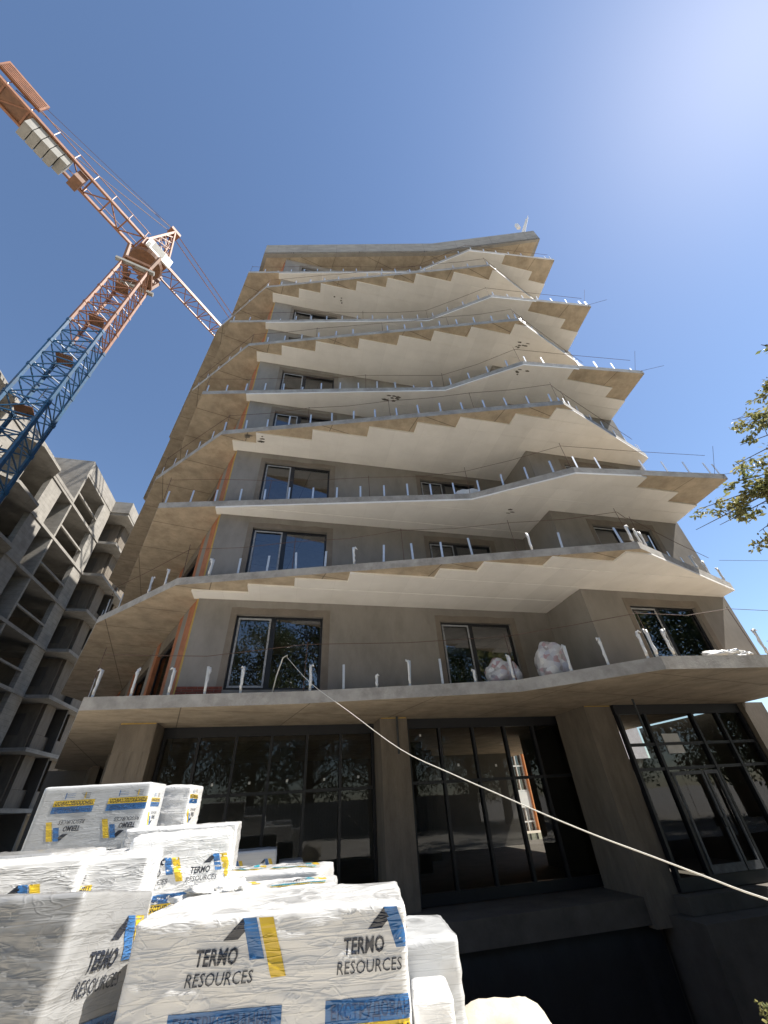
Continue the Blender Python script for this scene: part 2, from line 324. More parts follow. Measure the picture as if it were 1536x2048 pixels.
def edge_points(front, inset, step, start=0.3):
    """points every step along the open edge of a slab, set in from the edge"""
    out = []; carry = start
    for i in range(len(front) - 1):
        a = F(*front[i]); b = F(*front[i + 1]); d = b - a; L = d.length; d.normalize(); nrm = Vector((-d.y, d.x, 0))
        while carry < L:
            out.append((a + d * carry + nrm * inset, d, L - carry)); carry += step
        carry -= L
        if carry > step * 0.5: out.append((b + nrm * inset - d * 0.04, d, 0)); carry = step * 0.55
    return out
def inset_line(front, inset):
    out = []
    for i, q in enumerate(front):
        ds = []
        if i > 0: ds.append((F(*q) - F(*front[i - 1])).normalized())
        if i < len(front) - 1: ds.append((F(*front[i + 1]) - F(*q)).normalized())
        n_ = sum((Vector((-d.y, d.x, 0)) for d in ds), Vector()); n_.normalize(); out.append(F(*q) + n_ * inset)
    return out

post_me = None
def make_post(parent, p, d, h, lean):
    global post_me
    if post_me is None:
        b = MB(); b.box(-0.028, 0.028, -0.006, 0.006, 0, 1); o = b.build('railing_post', 'galvanised'); post_me = o.data; bpy.data.objects.remove(o)
    o = bpy.data.objects.new('railing_post', post_me); COL.objects.link(o); attach(o, parent)
    o.location = p; o.rotation_euler = (rnd.uniform(-lean, lean), rnd.uniform(-lean, lean), math.atan2(d.y, d.x)); o.scale = (1, 1, h)
    return o

def film_rag(parent, p, h):
    b = MB(); pts = []; rs = []
    for i in range(7):
        t = i / 6; pts.append(p + Vector((rnd.uniform(-.012, .012), rnd.uniform(-.012, .012), h * (0.12 + 0.9 * t)))); rs.append(rnd.uniform(0.022, 0.036) * (1.25 if i in (1, 5) else 0.9))
    b.tube(pts, rs, 7)
    t = pts[-1]; s = rnd.choice((-1, 1))
    b.tube([t - Vector((0, 0, .03)), t + Vector((s * rnd.uniform(.02, .06), -.02, .0)), t + Vector((s * rnd.uniform(.04, .09), -.03, -rnd.uniform(.03, .09)))], [.022, .026, .006], 6)
    return b.build('film_wrap', 'film_white', parent, smooth=True)

def eps_strips(slab, poly, front, z, kind):
    rows = 9; v = 0.04
    for j in range(rows):
        v1 = v - 0.5 * j; v0 = v1 - 0.5
        u0 = -0.14 if j < 1 else -0.14
        if kind == 'B' and j > 0:
            # a row starts where its board first fits inside the sloping slab edge
            a, b = front[1], front[2]
            t = (v0 - a[1]) / (b[1] - a[1]); ue = a[0] + t * (b[0] - a[0])
            u0 = max(0.36, ue + rnd.uniform(0.02, 0.85))
        u1 = 17.5
        cells = [(u0, u1)]
        if kind == 'A':
            if v1 < -3.1: cells = [(u0, 12.95 + rnd.uniform(-.1, .4))]
            elif v1 < -2.6: cells = [(u0, 15.0 + rnd.uniform(-.3, .3))]
        for (c0, c1) in cells:
            if c1 - c0 < .2: continue
            for fl, (w0, w1) in enumerate(((c0, c1),)):
                pl = clip_rect(poly, w0, w1, v0 + 0.003, v1 - 0.003)
                # keep clear of the walls: the boards butt against the plaster
                if not pl: continue
                dz = rnd.uniform(-0.008, 0.006)
                m = MB(); m.prism([tuple(F(*q).xy) for q in pl], z - 0.055 + dz, z - 0.001)
                m.build('insulation_strip', 'foam_board', slab)

def soffit_scar(slab, u, v, z, n, rot=0.0):
    for i in range(n):
        m = MB(); du = rnd.uniform(-.3, .3); dv = (i % 3) * .12 - .12 + rnd.uniform(-.03, .03); L = rnd.uniform(.06, .3); w = rnd.uniform(.02, .05)
        q = [(u + du - L / 2, v + dv), (u + du - L / 4, v + dv + w), (u + du + L / 3, v + dv + w * .7), (u + du + L / 2, v + dv - w * .2), (u + du, v + dv - w)]
        m.prism([tuple(F(*a).xy) for a in q], z - .068, z - .052)
        m.build('adhesive_patch', 'adhesive', slab)

wrapped = {1: .75, 2: 0.5}
for k in range(1, 10):
    z = zs(k); A = (k % 2 == 1)
    poly = S1_P if k == 1 else (A_P if A else B_P); front = S1_f if k == 1 else (A_f if A else B_f)
    m = MB(); wp = world_poly(poly)
    th = 0.27 if k == 1 else TSL
    m.prism(wp, z, z + th)
    slab = m.build('balcony_slab', ('concrete_soffit'), house)
    slab.data.materials.append(MATS['concrete_edge'])
    for pg in slab.data.polygons:
        if abs(pg.normal.z) < 0.5: pg.material_index = 1
    if k > 1: eps_strips(slab, poly, front, z, 'A' if A else 'B')
    # balusters
    h0 = 0.56 if k > 1 else 0.6
    for (pp, d, rest) in edge_points(front[:-1] if k != 1 else front, 0.09, 0.8, 0.12):
        if k == 1 and -2 < pp.x < 12 and rnd.random() < 0.35: continue
        h = h0 if rnd.random() > 0.06 else 0.3
        if rnd.random() < .05: continue
        make_post(slab, Vector((pp.x, pp.y, z + th)), d, h * rnd.uniform(.92, 1.06), 0.03 if k > 2 else 0.07)
        if rnd.random() < wrapped.get(k, 0.0) * (0.85 if k == 1 else 0.75): film_rag(slab, Vector((pp.x, pp.y, z + th)), h)
    # left return of the slab: posts along the receding edge
    a = F(*poly[0]); b = F(*poly[-1]); d = (b - a).normalized(); nrm = Vector((d.y, -d.x, 0))
    for i in range(1, 12):
        q = a + d * (i * .9) + nrm * .09
        make_post(slab, Vector((q.x, q.y, z + th)), d, h0, .03)
    # temporary guard wire on rods
    line = inset_line(front[:-1] if k > 1 else front, 0.13)
    pts = []; rods = MB()
    for i in range(len(line) - 1):
        L = (line[i + 1] - line[i]).length; n_ = max(1, int(L / 2.7))
        for j in range(n_):
            q = line[i].lerp(line[i + 1], j / n_); hh = rnd.uniform(0.95, 1.15)
            pts.append(Vector((q.x, q.y, z + th + hh)))
            lean = Vector((rnd.uniform(-.12, .12), rnd.uniform(-.08, .08), 0))
            rods.tube([(q.x, q.y, z + th), (q.x + lean.x * .3, q.y + lean.y * .3, z + th + hh + rnd.uniform(0.02, .2))], 0.009, 4)
            q2 = line[i].lerp(line[i + 1], (j + .5) / n_); pts.append(Vector((q2.x, q2.y, z + th + hh - rnd.uniform(.03, .09))))
    q = line[-1]; pts.append(Vector((q.x, q.y, z + th + 1.0)))
    rods.tube(pts, 0.008, 4); rods.build('guard_wire', 'rust_wire', slab)
    if k in (3, 5, 7):
        tp_ = F(*A_f[3]); zt_ = z + th
        for (p0, p1) in (((-.25, .1, .0), (.35, .0, 1.0 + .1 * k)), ((-.5, .12, .02), (.75, -.25, -.1))):
            m = MB(); m.tube([tp_ + Vector((p0[0], p0[1], zt_ + p0[2])), tp_ + Vector((p1[0], p1[1], zt_ + p1[2]))], .007, 4); m.build('loose_rod', 'rust_wire', slab)
    if k == 4: soffit_scar(slab, .65, -.72, z, 9)
    if k == 5: soffit_scar(slab, 5.9, -1.2, z, 9); soffit_scar(slab, 10.9, -3.4, z, 5)
    if k == 6: soffit_scar(slab, 12.0, -3.1, z, 9)
    if k == 3: soffit_scar(slab, 9.8, -1.6, z, 3)
    if k == 8: soffit_scar(slab, 3.4, -.8, z, 4)

# roof slab and its deep parapet
m = MB(); z = zs(10); m.prism(world_poly(R_P), z, z + 0.25)
rf = m.build('roof', 'concrete_soffit', house)
m = MB(); line = [Vector(F(*q)) for q in R_f]; ins = inset_line(R_f, 0.22)
for i in range(len(line) - 1):
    a, b, c, d = line[i], line[i + 1], ins[i + 1], ins[i]
    m.hexa(*[Vector((q.x, q.y, z - .003)) for q in (a, b, c, d)], *[Vector((q.x, q.y, z + 1.52)) for q in (a, b, c, d)])
a, b = F(*R_P[0]), F(*R_P[-1]); d = (b - a).normalized(); nn = Vector((d.y, -d.x, 0)) * .22
m.hexa(*[Vector((q.x, q.y, z - .002)) for q in (a, b, b + nn, a + nn)], *[Vector((q.x, q.y, z + 1.5)) for q in (a, b, b + nn, a + nn)])
m.build('parapet', 'concrete_raw', rf)

# ---- walls with openings --------------------------------------------------
def wall_run(mb, axis_fn, s0, s1, z0, z1, holes, t=0.3):
    """axis_fn(s, off) -> (u, v);  holes: (a, b, zb, zt)"""
    def blk(a, b, c, d):
        if b - a < 1e-3 or d - c < 1e-3: return
        P = [F(*axis_fn(a, 0)), F(*axis_fn(b, 0)), F(*axis_fn(b, t)), F(*axis_fn(a, t))]
        mb.hexa(*[Vector((q.x, q.y, c)) for q in P], *[Vector((q.x, q.y, d)) for q in P])
    s = s0
    for (a, b, zb, zt) in sorted(holes):
        blk(s, a, z0, z1); blk(a, b, z0, zb); blk(a, b, zt, z1); s = b
    blk(s, s1, z0, z1)

def make_window(u0, u1, v, zb, zt, leaf=0.42):
    """dark two leaf balcony window with the left leaf still edged in pale protective film"""
    fr = MB(); d0, d1 = v + 0.1, v + 0.17; w = 0.065
    fr.fbox(u0, u0 + w, d0, d1, zb, zt); fr.fbox(u1 - w, u1, d0, d1, zb, zt)
    fr.fbox(u0 + w, u1 - w, d0, d1, zt - w, zt); fr.fbox(u0 + w, u1 - w, d0, d1, zb, zb + w)
    um = u0 + (u1 - u0) * leaf; fr.fbox(um - .06, um + .08, d0, d1, zb + w, zt - w)
    win = fr.build('window', 'frame_black', house)
    sa = MB(); s0, s1 = d0 - .02, d0 - .004; q = 0.05
    a, b, c, d = u0 + w, um - .06, zb + w, zt - w
    sa.fbox(a, a + q, s0, s1, c, d); sa.fbox(b - q, b, s0, s1, c, d); sa.fbox(a + q, b - q, s0, s1, d - q, d); sa.fbox(a + q, b - q, s0, s1, c, c + q)
    sa.build('sash', 'frame_white', win)
    for (x0, x1) in ((a + .01, b - .01), (um + .08, u1 - w)):
        g_ = MB(); g_.add([F(x0, d0 + .03, c), F(x1, d0 + .03, c), F(x1, d0 + .03, d), F(x0, d0 + .03, d)], [(0, 1, 2, 3)]); g_.build('pane', 'glass_up', win)
    return win

SD = (-0.42, 0.9075)                             # direction of the left side wall in the facade frame
for k in range(1, 10):
    zf = zs(k) + (0.27 if k == 1 else TSL); zt = zs(k + 1)
    ztop = zt - 0.003
    hz = (zf + 0.26, zs(k + 1) - 0.49)
    if k == 9: hz = (zf + .3, zt - .7)
    holes = [(1.08, 3.5, *hz), (7.14, 9.55, *hz)]
    zw = zf
    m = MB(); wall_run(m, lambda s, o: (s, o), 0.0, 11.04, zw, ztop, holes)
    w = m.build('wall', 'plaster', house)
    m = MB(); wall_run(m, lambda s, o: (s, -1.86 + o), 11.04, 16.55, zw, ztop, [(12.58, 15.05, *hz)])
    m.build('bay_wall', 'plaster', house)
    m = MB(); m.fbox(11.041, 11.34, -1.56, 0.0, zw, ztop); m.fbox(16.25, 16.549, -1.56, DEP - .3, zw, ztop); m.fbox(-4.6, 16.249, DEP - .3, DEP - .02, zw, ztop); m.fbox(-5.3, -5.01, 12.3, DEP - .02, zw, ztop)
    m.build('end_wall', 'plaster', house)
    # raw plaster collars round the openings, a little proud
    for (a, b, zb, zt_), v in ((holes[0], 0), (holes[1], 0), ((12.58, 15.05, *hz), -1.86)):
        x0_, x1_, zc_ = a - .16, b + .2, zt_ + .17 + rnd.uniform(0, .1); n_ = 14
        up_ = [(x0_ + (x1_ - x0_) * i / n_, zc_ + .05 * noise.noise((i * .5, k * 3.1, v))) for i in range(n_ + 1)]
        rim = [(x0_ - .02, zb), (a, zb), (a, zt_), (b, zt_), (b, zb), (x1_, zb)] + up_[::-1]
        pm = MB(); nr = len(rim); pm.add([F(q[0], v - .007, q[1]) for q in rim] + [F(q[0], v - .0005, q[1]) for q in rim], [t[::1] for t in tessellate_polygon([[Vector((q[0], q[1], 0)) for q in rim]])] + [(i, (i + 1) % nr, nr + (i + 1) % nr, nr + i) for i in range(nr)])
        pm.build('plaster_collar', 'plaster_patch', w)
        make_window(a, b, v, zb, zt_)
    if k == 1:
        for (b0, b1, nrow) in ((-.01, 1.06, 5), (3.55, 4.7, 3)):
            for j in range(nrow):
                x_ = b0 - (.11 if j % 2 else 0)
                while x_ < b1:
                    q0, q1 = max(b0, x_) + .004, min(b1, x_ + .245); x_ += .25
                    if q1 - q0 < .03: continue
                    bm_ = MB(); bm_.fbox(q0, q1, -.012 - rnd.uniform(0, .004), -.001, zf + .004 + j * .068, zf + .062 + j * .068); bm_.build('brick', 'brick_red', w)
    # left side wall: foam edge, clay block piers, plastered column, openings
    def sp(s, o): return (SD[0] * s + SD[1] * o, SD[1] * s - SD[0] * o)
    for (a, b, nm_, mt) in ((0.0, .22, 'foam_edge', 'mustard'), (.22, .95, 'block_pier', 'brick_orange'), (.95, 1.55, 'column', 'plaster'), (1.55, 2.0, 'block_pier', 'brick_orange'),
                            (4.4, 4.9, 'block_pier', 'brick_orange'), (4.9, 5.5, 'column', 'plaster'), (8.3, 9.2, 'block_pier', 'brick_orange'), (9.2, 10, 'column', 'plaster'), (12.2, 13.4, 'block_pier', 'brick_orange')):
        if k == 9 and nm_ == 'foam_edge': continue
        m = MB(); wall_run(m, sp, a + .002, b - .002, zw, ztop, []); m.build(nm_, mt, house)
    m = MB(); wall_run(m, lambda s, o: sp(s, o + .02), 2.0, 12.2, zt - .5, ztop - .002, [], .26); m.build('lintel', 'concrete_warm', house)
    m = MB(); wall_run(m, lambda s, o: sp(s, o + .12), 2.0, 12.2, zw, zt - .5, [(2.2, 4.3, zw + .1, zt - .6), (5.6, 8.2, zw + .1, zt - .6), (10.1, 12.1, zw + .1, zt - .6)], .06); m.build('window_band', 'frame_black', house)
    # inner floor-to-ceiling partition keeps the rooms dark
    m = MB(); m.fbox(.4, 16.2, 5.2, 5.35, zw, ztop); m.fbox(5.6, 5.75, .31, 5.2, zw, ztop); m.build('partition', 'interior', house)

# ---- ground floor ----------------------------------------------------------
FL = -1.98
m = MB(); m.prism([tuple(F(*q).xy) for q in [(-.7, 1.6), (5.7, 1.6), (5.7, .6), (11.7, .6), (11.7, -.75), (17.4, -.75), (17.4, 14.5), (-8, 14.5)]], FL - .3, FL)
m.build('floor_plate', 'basement', house)
def glazing(u0, u1, v, z0, z1, cols, rows, skip=(), sill=.22, head=.25):
    d0, d1 = v, v + .12; fr = MB(); w = .075
    fr.fbox(u0, u1, d0, d1, z1 - head, z1); fr.fbox(u0, u1, d0, d1, z0, z0 + sill)
    zt, zb = z1 - head, z0 + sill
    us = [u0 + .05] + cols + [u1 - .05]
    for q in us: fr.fbox(q - w / 2, q + w / 2, d0 - .03, d1 + .001, zb, zt)
    for r in rows:
        for i in range(len(us) - 1): fr.fbox(us[i] + w / 2, us[i + 1] - w / 2, d0 - .01, d1 - .002, r - .035, r + .035)
    fo = fr.build('glazing_frame', 'frame_black', house)
    lv = [zb] + rows + [zt]
    for i in range(len(us) - 1):
        for j in range(len(lv) - 1):
            if (i, j) in skip: continue
            g_ = MB(); a, b, c, d = us[i] + .03, us[i + 1] - .03, lv[j], lv[j + 1]
            g_.add([F(a, d0 + .05, c), F(b, d0 + .05, c), F(b, d0 + .05, d), F(a, d0 + .05, d)], [(0, 1, 2, 3)]); g_.build('pane', 'glass_low', fo)
    return fo
TOPZ = Z1 - .002
gl1 = glazing(-.48, 5.3, 1.9, FL + .02, TOPZ, [.45, 1.42, 2.37, 3.35, 4.31], [.39])
gl2 = glazing(6.1, 11.48, 1.2, FL + .02, TOPZ, [7.1, 8.15, 9.18, 10.15], [.41])
gl3 = glazing(11.9, 16.45, -.45, FL + .02, TOPZ, [12.85, 14.53, 15.47], [.38, .95])
for (fo2, u_, v_, z_) in ((gl1, -.02, 1.9, .62), (gl1, .95, 1.9, .6), (gl1, 1.88, 1.9, .6), (gl1, 2.85, 1.9, .61), (gl1, 3.85, 1.9, .6), (gl1, 4.8, 1.9, .62), (gl2, 6.5, 1.2, 1.5), (gl2, 7.55, 1.2, .75), (gl2, 8.7, 1.2, .7), (gl3, 13.6, -.45, 1.3)):
    m = MB(); m.fbox(u_, u_ + .055, v_ + .04, v_ + .048, z_, z_ + .06); m.build('sticker', 'film_white', fo2)
# door leaves in the right glazing, still with pale protective film
m = MB()
for (a, b) in ((12.93, 13.95), (13.99, 14.45)):
    for (x0, x1, z0, z1) in ((a, a + .06, FL + .26, .3), (b - .06, b, FL + .26, .3), (a + .06, b - .06, .22, .3), (a + .06, b - .06, FL + .26, FL + .42)):
        m.fbox(x0, x1, -.5, -.455, z0, z1)
m.build('door_leaf', 'frame_grey', gl3)
m = MB(); m.fbox(13.86, 13.94, -.54, -.501, -.9, -.7); m.build('door_handle', 'frame_black', gl3)
m = MB(); m.fbox(13.2, 13.75, -.42, -.41, .72, 1.2); m.build('paper_notice', 'film_white', gl3)
# columns between the glazed bays
def column(u0, u1, v0, v1, mt='concrete_warm'):
    m = MB(); m.fbox(u0, u1, v0, v1, FL - .5, TOPZ); c = m.build('column', mt, house)
    for i in range(3):
        q = u0 + (u1 - u0) * (.2 + .3 * i); r = MB(); r.fbox(q, q + .012, v0 - .006, v0 + .01, FL, TOPZ - .1); r.build('form_ridge', mt, c)
    r = MB(); r.fbox(u0 + .05, u1 - .02, v0 - .012, v0, TOPZ - .62, TOPZ - .03); r.build('form_panel', mt, c)
    r = MB(); r.fbox(u0 + .02, u1 - .02, v0 - .006, v0, TOPZ - .028, TOPZ - .001); r.build('foam_bead', 'mustard', c)
column(5.3, 6.08, .95, 2.0); column(-1.35, -.5, 1.1, 2.6); column(11.0, 11.88, -.35, 1.1)
m = MB(); m.fbox(11.02, 11.86, -.353, -.3, FL, TOPZ - .05); m.build('column_facing', 'concrete_warm', house)
m = MB(); m.fbox(16.47, 17.3, -.6, .5, FL, TOPZ); m.build('column', 'concrete_warm', house)
# downpipe stubs at the column heads
for (u, v) in ((5.75, .8), (11.95, -1.2)):
    m = MB(); m.tube([F(u, v, Z1 + .02), F(u, v, Z1 - .9)], .03, 8); m.build('steel_pipe', 'dark_metal', house)
# left side of the ground floor: recessed glazing in the side wall
def sp(s, o): return (-1.3 + SD[0] * s + SD[1] * o, 2.6 + SD[1] * s - SD[0] * o)
for (a_, b_) in ((0, .45), (.75, 1.0), (4.4, 5.2), (9.5, 11)):
    m = MB(); wall_run(m, sp, a_, b_, FL, TOPZ, []); m.build('side_wall', 'concrete_warm', house)
m = MB()
for s in (1.05, 1.9, 2.75, 3.6, 4.3): wall_run(m, lambda a, o: sp(a, o + .08), s, s + .07, FL, TOPZ, [], .1)
wall_run(m, lambda a, o: sp(a, o + .1), 1.12, 4.3, TOPZ - .3, TOPZ - .002, [], .06); wall_run(m, lambda a, o: sp(a, o + .1), 1.12, 4.3, .3, .37, [], .06)
m.build('side_glazing', 'frame_black', house)
# interior: columns, back wall with one opening to the yard
m = MB()
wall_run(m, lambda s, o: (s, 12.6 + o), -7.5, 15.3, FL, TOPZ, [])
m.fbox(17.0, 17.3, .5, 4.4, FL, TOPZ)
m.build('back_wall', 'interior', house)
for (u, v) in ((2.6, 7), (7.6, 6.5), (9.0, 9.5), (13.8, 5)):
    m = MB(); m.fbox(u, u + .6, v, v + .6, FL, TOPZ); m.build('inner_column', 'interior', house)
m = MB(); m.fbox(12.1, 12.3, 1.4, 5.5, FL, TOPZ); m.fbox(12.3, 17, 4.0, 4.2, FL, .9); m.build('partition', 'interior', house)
# basement wall with black membrane
m = MB(); m.fbox(5.7, 11.4, -.25, .6, -2.42, FL - .001); m.fbox(5.5, 5.69, -.25, 1.0, -2.42, FL - .3); m.build('plinth', 'basement', house)
m = MB(); m.fbox(5.6, 11.42, .0, .55, PZ, -2.43); m.fbox(11.421, 17.4, -1.3, .56, PZ, FL - .31); m.fbox(4.0, 5.6, .0, 1.5, PZ, FL - .31); m.build('basement_wall', 'basement', house)
m = MB(); n_u, n_z = 60, 12; vs_ = []; fs = []
for i in range(n_u + 1):
    for j in range(n_z + 1):
        u = 5.65 + 5.6 * i / n_u; zz = -2.4 + (PZ + 2.42) * j / n_z
        wob = .05 * noise.noise((u * 1.7, zz * .25, 3.1)) + .03 * noise.noise((u * 5, zz * .3, 1.0))
        if j == 0: zz += .1 * noise.noise((u * 1.3, 0, 5)); wob += .06
        vs_.append(F(u, -.16 + wob, zz))
for i in range(n_u):
    for j in range(n_z): a = i * (n_z + 1) + j; fs.append((a, a + n_z + 1, a + n_z + 2, a + 1))
m.add(vs_, fs); m.build('membrane', 'membrane', house, smooth=True)

# ---- antenna on the roof -----------------------------------------------------
ab = Vector((10.7, 9.95, zs(10) + 1.52)); at_ = ab + Vector((.85, -.25, 2.3))
an = thing('lattice_antenna', 'small white lattice mast leaning at the right corner of the roof', 'antenna', ab)
m = MB(); dirn = (at_ - ab).normalized(); s1 = dirn.cross(Vector((0, 1, 0))).normalized(); s2 = dirn.cross(s1)
cs = [s1 * .13, s2 * .13 - s1 * .08, -s2 * .13 - s1 * .08]
for c in cs: m.tube([ab + c, at_ + c * .45], .035, 5)
for i in range(9):
    t0, t1 = i / 9, (i + 1) / 9
    for j in range(3):
        a = ab.lerp(at_, t0) + cs[j] * (1 - .55 * t0); b = ab.lerp(at_, t1) + cs[(j + 1) % 3] * (1 - .55 * t1); m.tube([a, b], .022, 4)
m.build('lattice', 'crane_white', an)
m = MB(); m.box(ab.x - .22, ab.x + .0, ab.y - .25, ab.y - .1, ab.z + .8, ab.z + 1.5); m.tube([at_, at_ + dirn * .5], .02, 5); m.build('aerial', 'crane_white', an)

# ================================================================== BAGS, ROPE
def blob(name, label, cat, loc, size, mt, seed, parent=None, rough=.28, fine=.1):
    bm = bmesh.new(); bmesh.ops.create_icosphere(bm, subdivisions=4, radius=1)
    for v_ in bm.verts:
        p_ = v_.co.normalized(); d = 1 + rough * noise.noise(p_ * 1.6 + Vector((seed, 0, 0))) + fine * noise.noise(p_ * 6 + Vector((0, seed, 0)))
        z_ = max(p_.z * d, -.62); v_.co = Vector((p_.x * d * size[0], p_.y * d * size[1], (z_ + .62) / 1.62 * size[2]))
    me = bpy.data.meshes.new(name); bm.to_mesh(me); bm.free(); me.polygons.foreach_set('use_smooth', [True] * len(me.polygons))
    me.materials.append(MATS[mt]); o = bpy.data.objects.new(name, me); COL.objects.link(o); o.location = loc
    tag(o, label, cat); return o
def bag_mat():
    m = bpy.data.materials.new('bag'); m.use_nodes = True; n, l = nm(m); p_ = n['Principled BSDF']; p_.inputs['Roughness'].default_value = .35; p_.inputs['Coat Weight'].default_value = .4
    tc = n.new('ShaderNodeTexCoord'); vo = n.new('ShaderNodeTexVoronoi'); vo.inputs['Scale'].default_value = 9; l.new(tc.outputs['Object'], vo.inputs['Vector'])
    cr = n.new('ShaderNodeValToRGB'); e = cr.color_ramp.elements; e[0].color = (.5, .48, .46, 1); e[1].color = (.5, .46, .46, 1)
    for pos, c in ((.3, (.66, .65, .63, 1)), (.5, (.3, .27, .26, 1)), (.62, (.56, .54, .52, 1)), (.8, (.42, .42, .48, 1)), (.93, (.4, .2, .17, 1))):
        el = e.new(pos); el.color = c
    sx = n.new('ShaderNodeSeparateColor'); l.new(vo.outputs['Color'], sx.inputs[0]); l.new(sx.outputs[0], cr.inputs[0]); l.new(cr.outputs[0], p_.inputs['Base Color'])
    b = n.new('ShaderNodeBump'); b.inputs['Strength'].default_value = .5; b.inputs['Distance'].default_value = .03; nz = n.new('ShaderNodeTexNoise'); nz.inputs['Scale'].default_value = 9; nz.inputs['Detail'].default_value = 6
    l.new(tc.outputs['Object'], nz.inputs['Vector']); l.new(nz.outputs[0], b.inputs['Height']); l.new(b.outputs[0], p_.inputs['Normal']); MATS['bag'] = m
bag_mat()
zb1 = zs(1) + .27
blob('rubbish_bag', 'squat clear bag of offcuts with a red patch before a balcony window', 'bag', (2.8, 10.62, zb1), (.45, .32, .68), 'bag', 1.3)
red = MB(); red.box(2.5, 2.68, 10.29, 10.32, zb1 + .3, zb1 + .52)
blob('rubbish_bag', 'tall knotted clear bag of offcuts on the lowest balcony', 'bag', (4.02, 10.25, zb1), (.42, .36, .92), 'bag', 6.1)
blob('rubbish_bag', 'pale plastic bundle beside a post on the third balcony slab', 'bag', (2.95, 10.5, zs(3) + TSL), (.5, .25, .5), 'film_white', 3.7)
blob('film_heap', 'crumpled white film tossed on the packs behind the nearest logo pack', 'film', (-1.38, 3.9, -.495), (.25, .2, .1), 'film_white', 5.5, rough=.7, fine=.35)
blob('film_heap', 'heap of crumpled white film on the lowest balcony edge at right', 'film', (7.6, 9.35, zb1), (.6, .16, .22), 'film_white', 9.1, rough=.5, fine=.3)

rp = MB(); a = Vector((-2.55, 8.84, 2.9)); a = Vector((-2.72, 10.0, zb1 + .9)); pts = [a] + [Vector(q) for q in ((-1.93, 9.24, 2.29), (-.89, 8.14, 1.43), (.01, 7.18, .69), (.68, 6.47, .3), (1.2, 5.92, .02), (1.61, 5.48, -.2), (1.95, 5.12, -.37), (2.24, 4.82, -.5), (2.52, 4.51, -.63), (2.75, 4.27, -.73), (3.4, 3.6, -.95), (4.2, 2.75, -1.2), (5.2, 1.7, GROUND))]
a = pts[0]; fine_ = []
for i in range(len(pts) - 1):
    p0, p1, p2, p3 = pts[max(i - 1, 0)], pts[i], pts[i + 1], pts[min(i + 2, len(pts) - 1)]
    for j in range(4):
        t = j / 4; fine_.append(.5 * ((2 * p1) + (p2 - p0) * t + (2 * p0 - 5 * p1 + 4 * p2 - p3) * t * t + (3 * p1 - p0 - 3 * p2 + p3) * t ** 3))
pts = fine_ + [pts[-1]]
rp.tube(pts, .007, 6); o = rp.build('guy_rope', 'rope', smooth=True); tag(o, 'pale rope slung from the lowest balcony rail down to the right', 'rope')
rp = MB(); rp.tube([a, a + Vector((.03, -.06, .03)), a + Vector((-.1, 0, -.02)), a + Vector((-.22, .02, -.45)), a + Vector((-.3, .03, -.93))], .016, 6); o = rp.build('rope_knot', 'rope', smooth=True); tag(o, 'knotted end of the pale rope tied to a balcony post', 'rope')
for (p0, p1, lb) in ((F(16.2, -2.6, zs(2) + .9), Vector((19, 9, 4.2)), 'thin wire running right from the second balcony tip'), (F(15.5, -2.9, zs(1) + 1.1), Vector((17, 7.5, 2.4)), 'thin sagging wire running right from the lowest balcony')):
    rp = MB(); pts = [p0.lerp(p1, i / 12) - Vector((0, 0, .6 * (i / 12) * (1 - i / 12))) for i in range(13)]; pts.append(Vector((p1.x + .3, p1.y - .2, GROUND))); rp.tube(pts, .008, 4); o = rp.build('wire', 'rust_wire'); tag(o, lb, 'wire')

# ================================================================== LEFT CONCRETE FRAME BUILDING
cb = thing('concrete_frame_building', 'bare grey concrete frame building with open cells at left', 'building', F(-20, 15, GROUND))
UR = -14.4; fl_z = [22.3 - 3.05 * i for i in range(8)]
def cpart(name, u0, u1, v0, v1, z0, z1, mt='concrete_raw'):
    m = MB(); m.fbox(u0, u1, v0, v1, z0, z1); return m.build(name, mt, cb)
for i, z in enumerate(fl_z):
    if i == 0:
        cpart('floor_slab', -26, UR - .01, 16.1, 21.29, z - .22, z); cpart('floor_slab', -26, -17.31, 3.0, 16.09, z - .22, z)
    else:
        cpart('floor_slab', -26, UR + .06, 3.0, 21.29, z - .2, z)
        # protruding chamfered balcony in front of the near half
        m = MB(); m.prism([tuple(F(*q).xy) for q in [(UR + .07, 12.85), (UR + .7, 12.2), (UR + .7, 9.9), (UR + .07, 9.3)]], z - .2, z + .0); m.build('balcony_slab', 'concrete_raw', cb)
        m = MB(); m.prism([tuple(F(*q).xy) for q in [(UR + .07, 7.0), (UR + .7, 6.4), (UR + .7, 4.1), (UR + .07, 3.5)]], z - .2, z + .0); m.build('balcony_slab', 'concrete_raw', cb)
        cpart('cross_beam', UR - .15, UR - .0, 16.11, 19.79, z + 1.05, z + 1.17)
for (v0, v1, zt) in ((19.8, 21.28, 22.07), (12.9, 14.4, 19.24), (7.2, 8.7, 19.24), (3.0, 3.3, 19.24)):
    cpart('pilaster', UR - .32, UR, v0, v1, GROUND, zt - .01 if zt > 20 else zt - .2)
cpart('fin_wall', -26, UR + .03, 15.9, 16.09, GROUND, 23.5); cpart('fin_wall', -26, UR - .2, 10.7, 10.85, GROUND, 19.0)
cpart('fin_wall', -19.1, UR - 2.2, 18.0, 18.15, GROUND, 22.0)
cpart('parapet', UR - .25, UR + .02, 16.1, 21.3, 22.3, 23.5); cpart('parapet', -17.5, -17.25, 3.0, 15.89, 22.3, 23.5); cpart('parapet', UR - .2, UR + .08, 3.0, 15.88, 19.26, 19.5)
cpart('core_wall', -19.5, -19.2, 3.0, 21, GROUND, 22, 'interior'); cpart('set_back_wall', -17.9, -17.6, 3, 15.8, 19.3, 22.05)
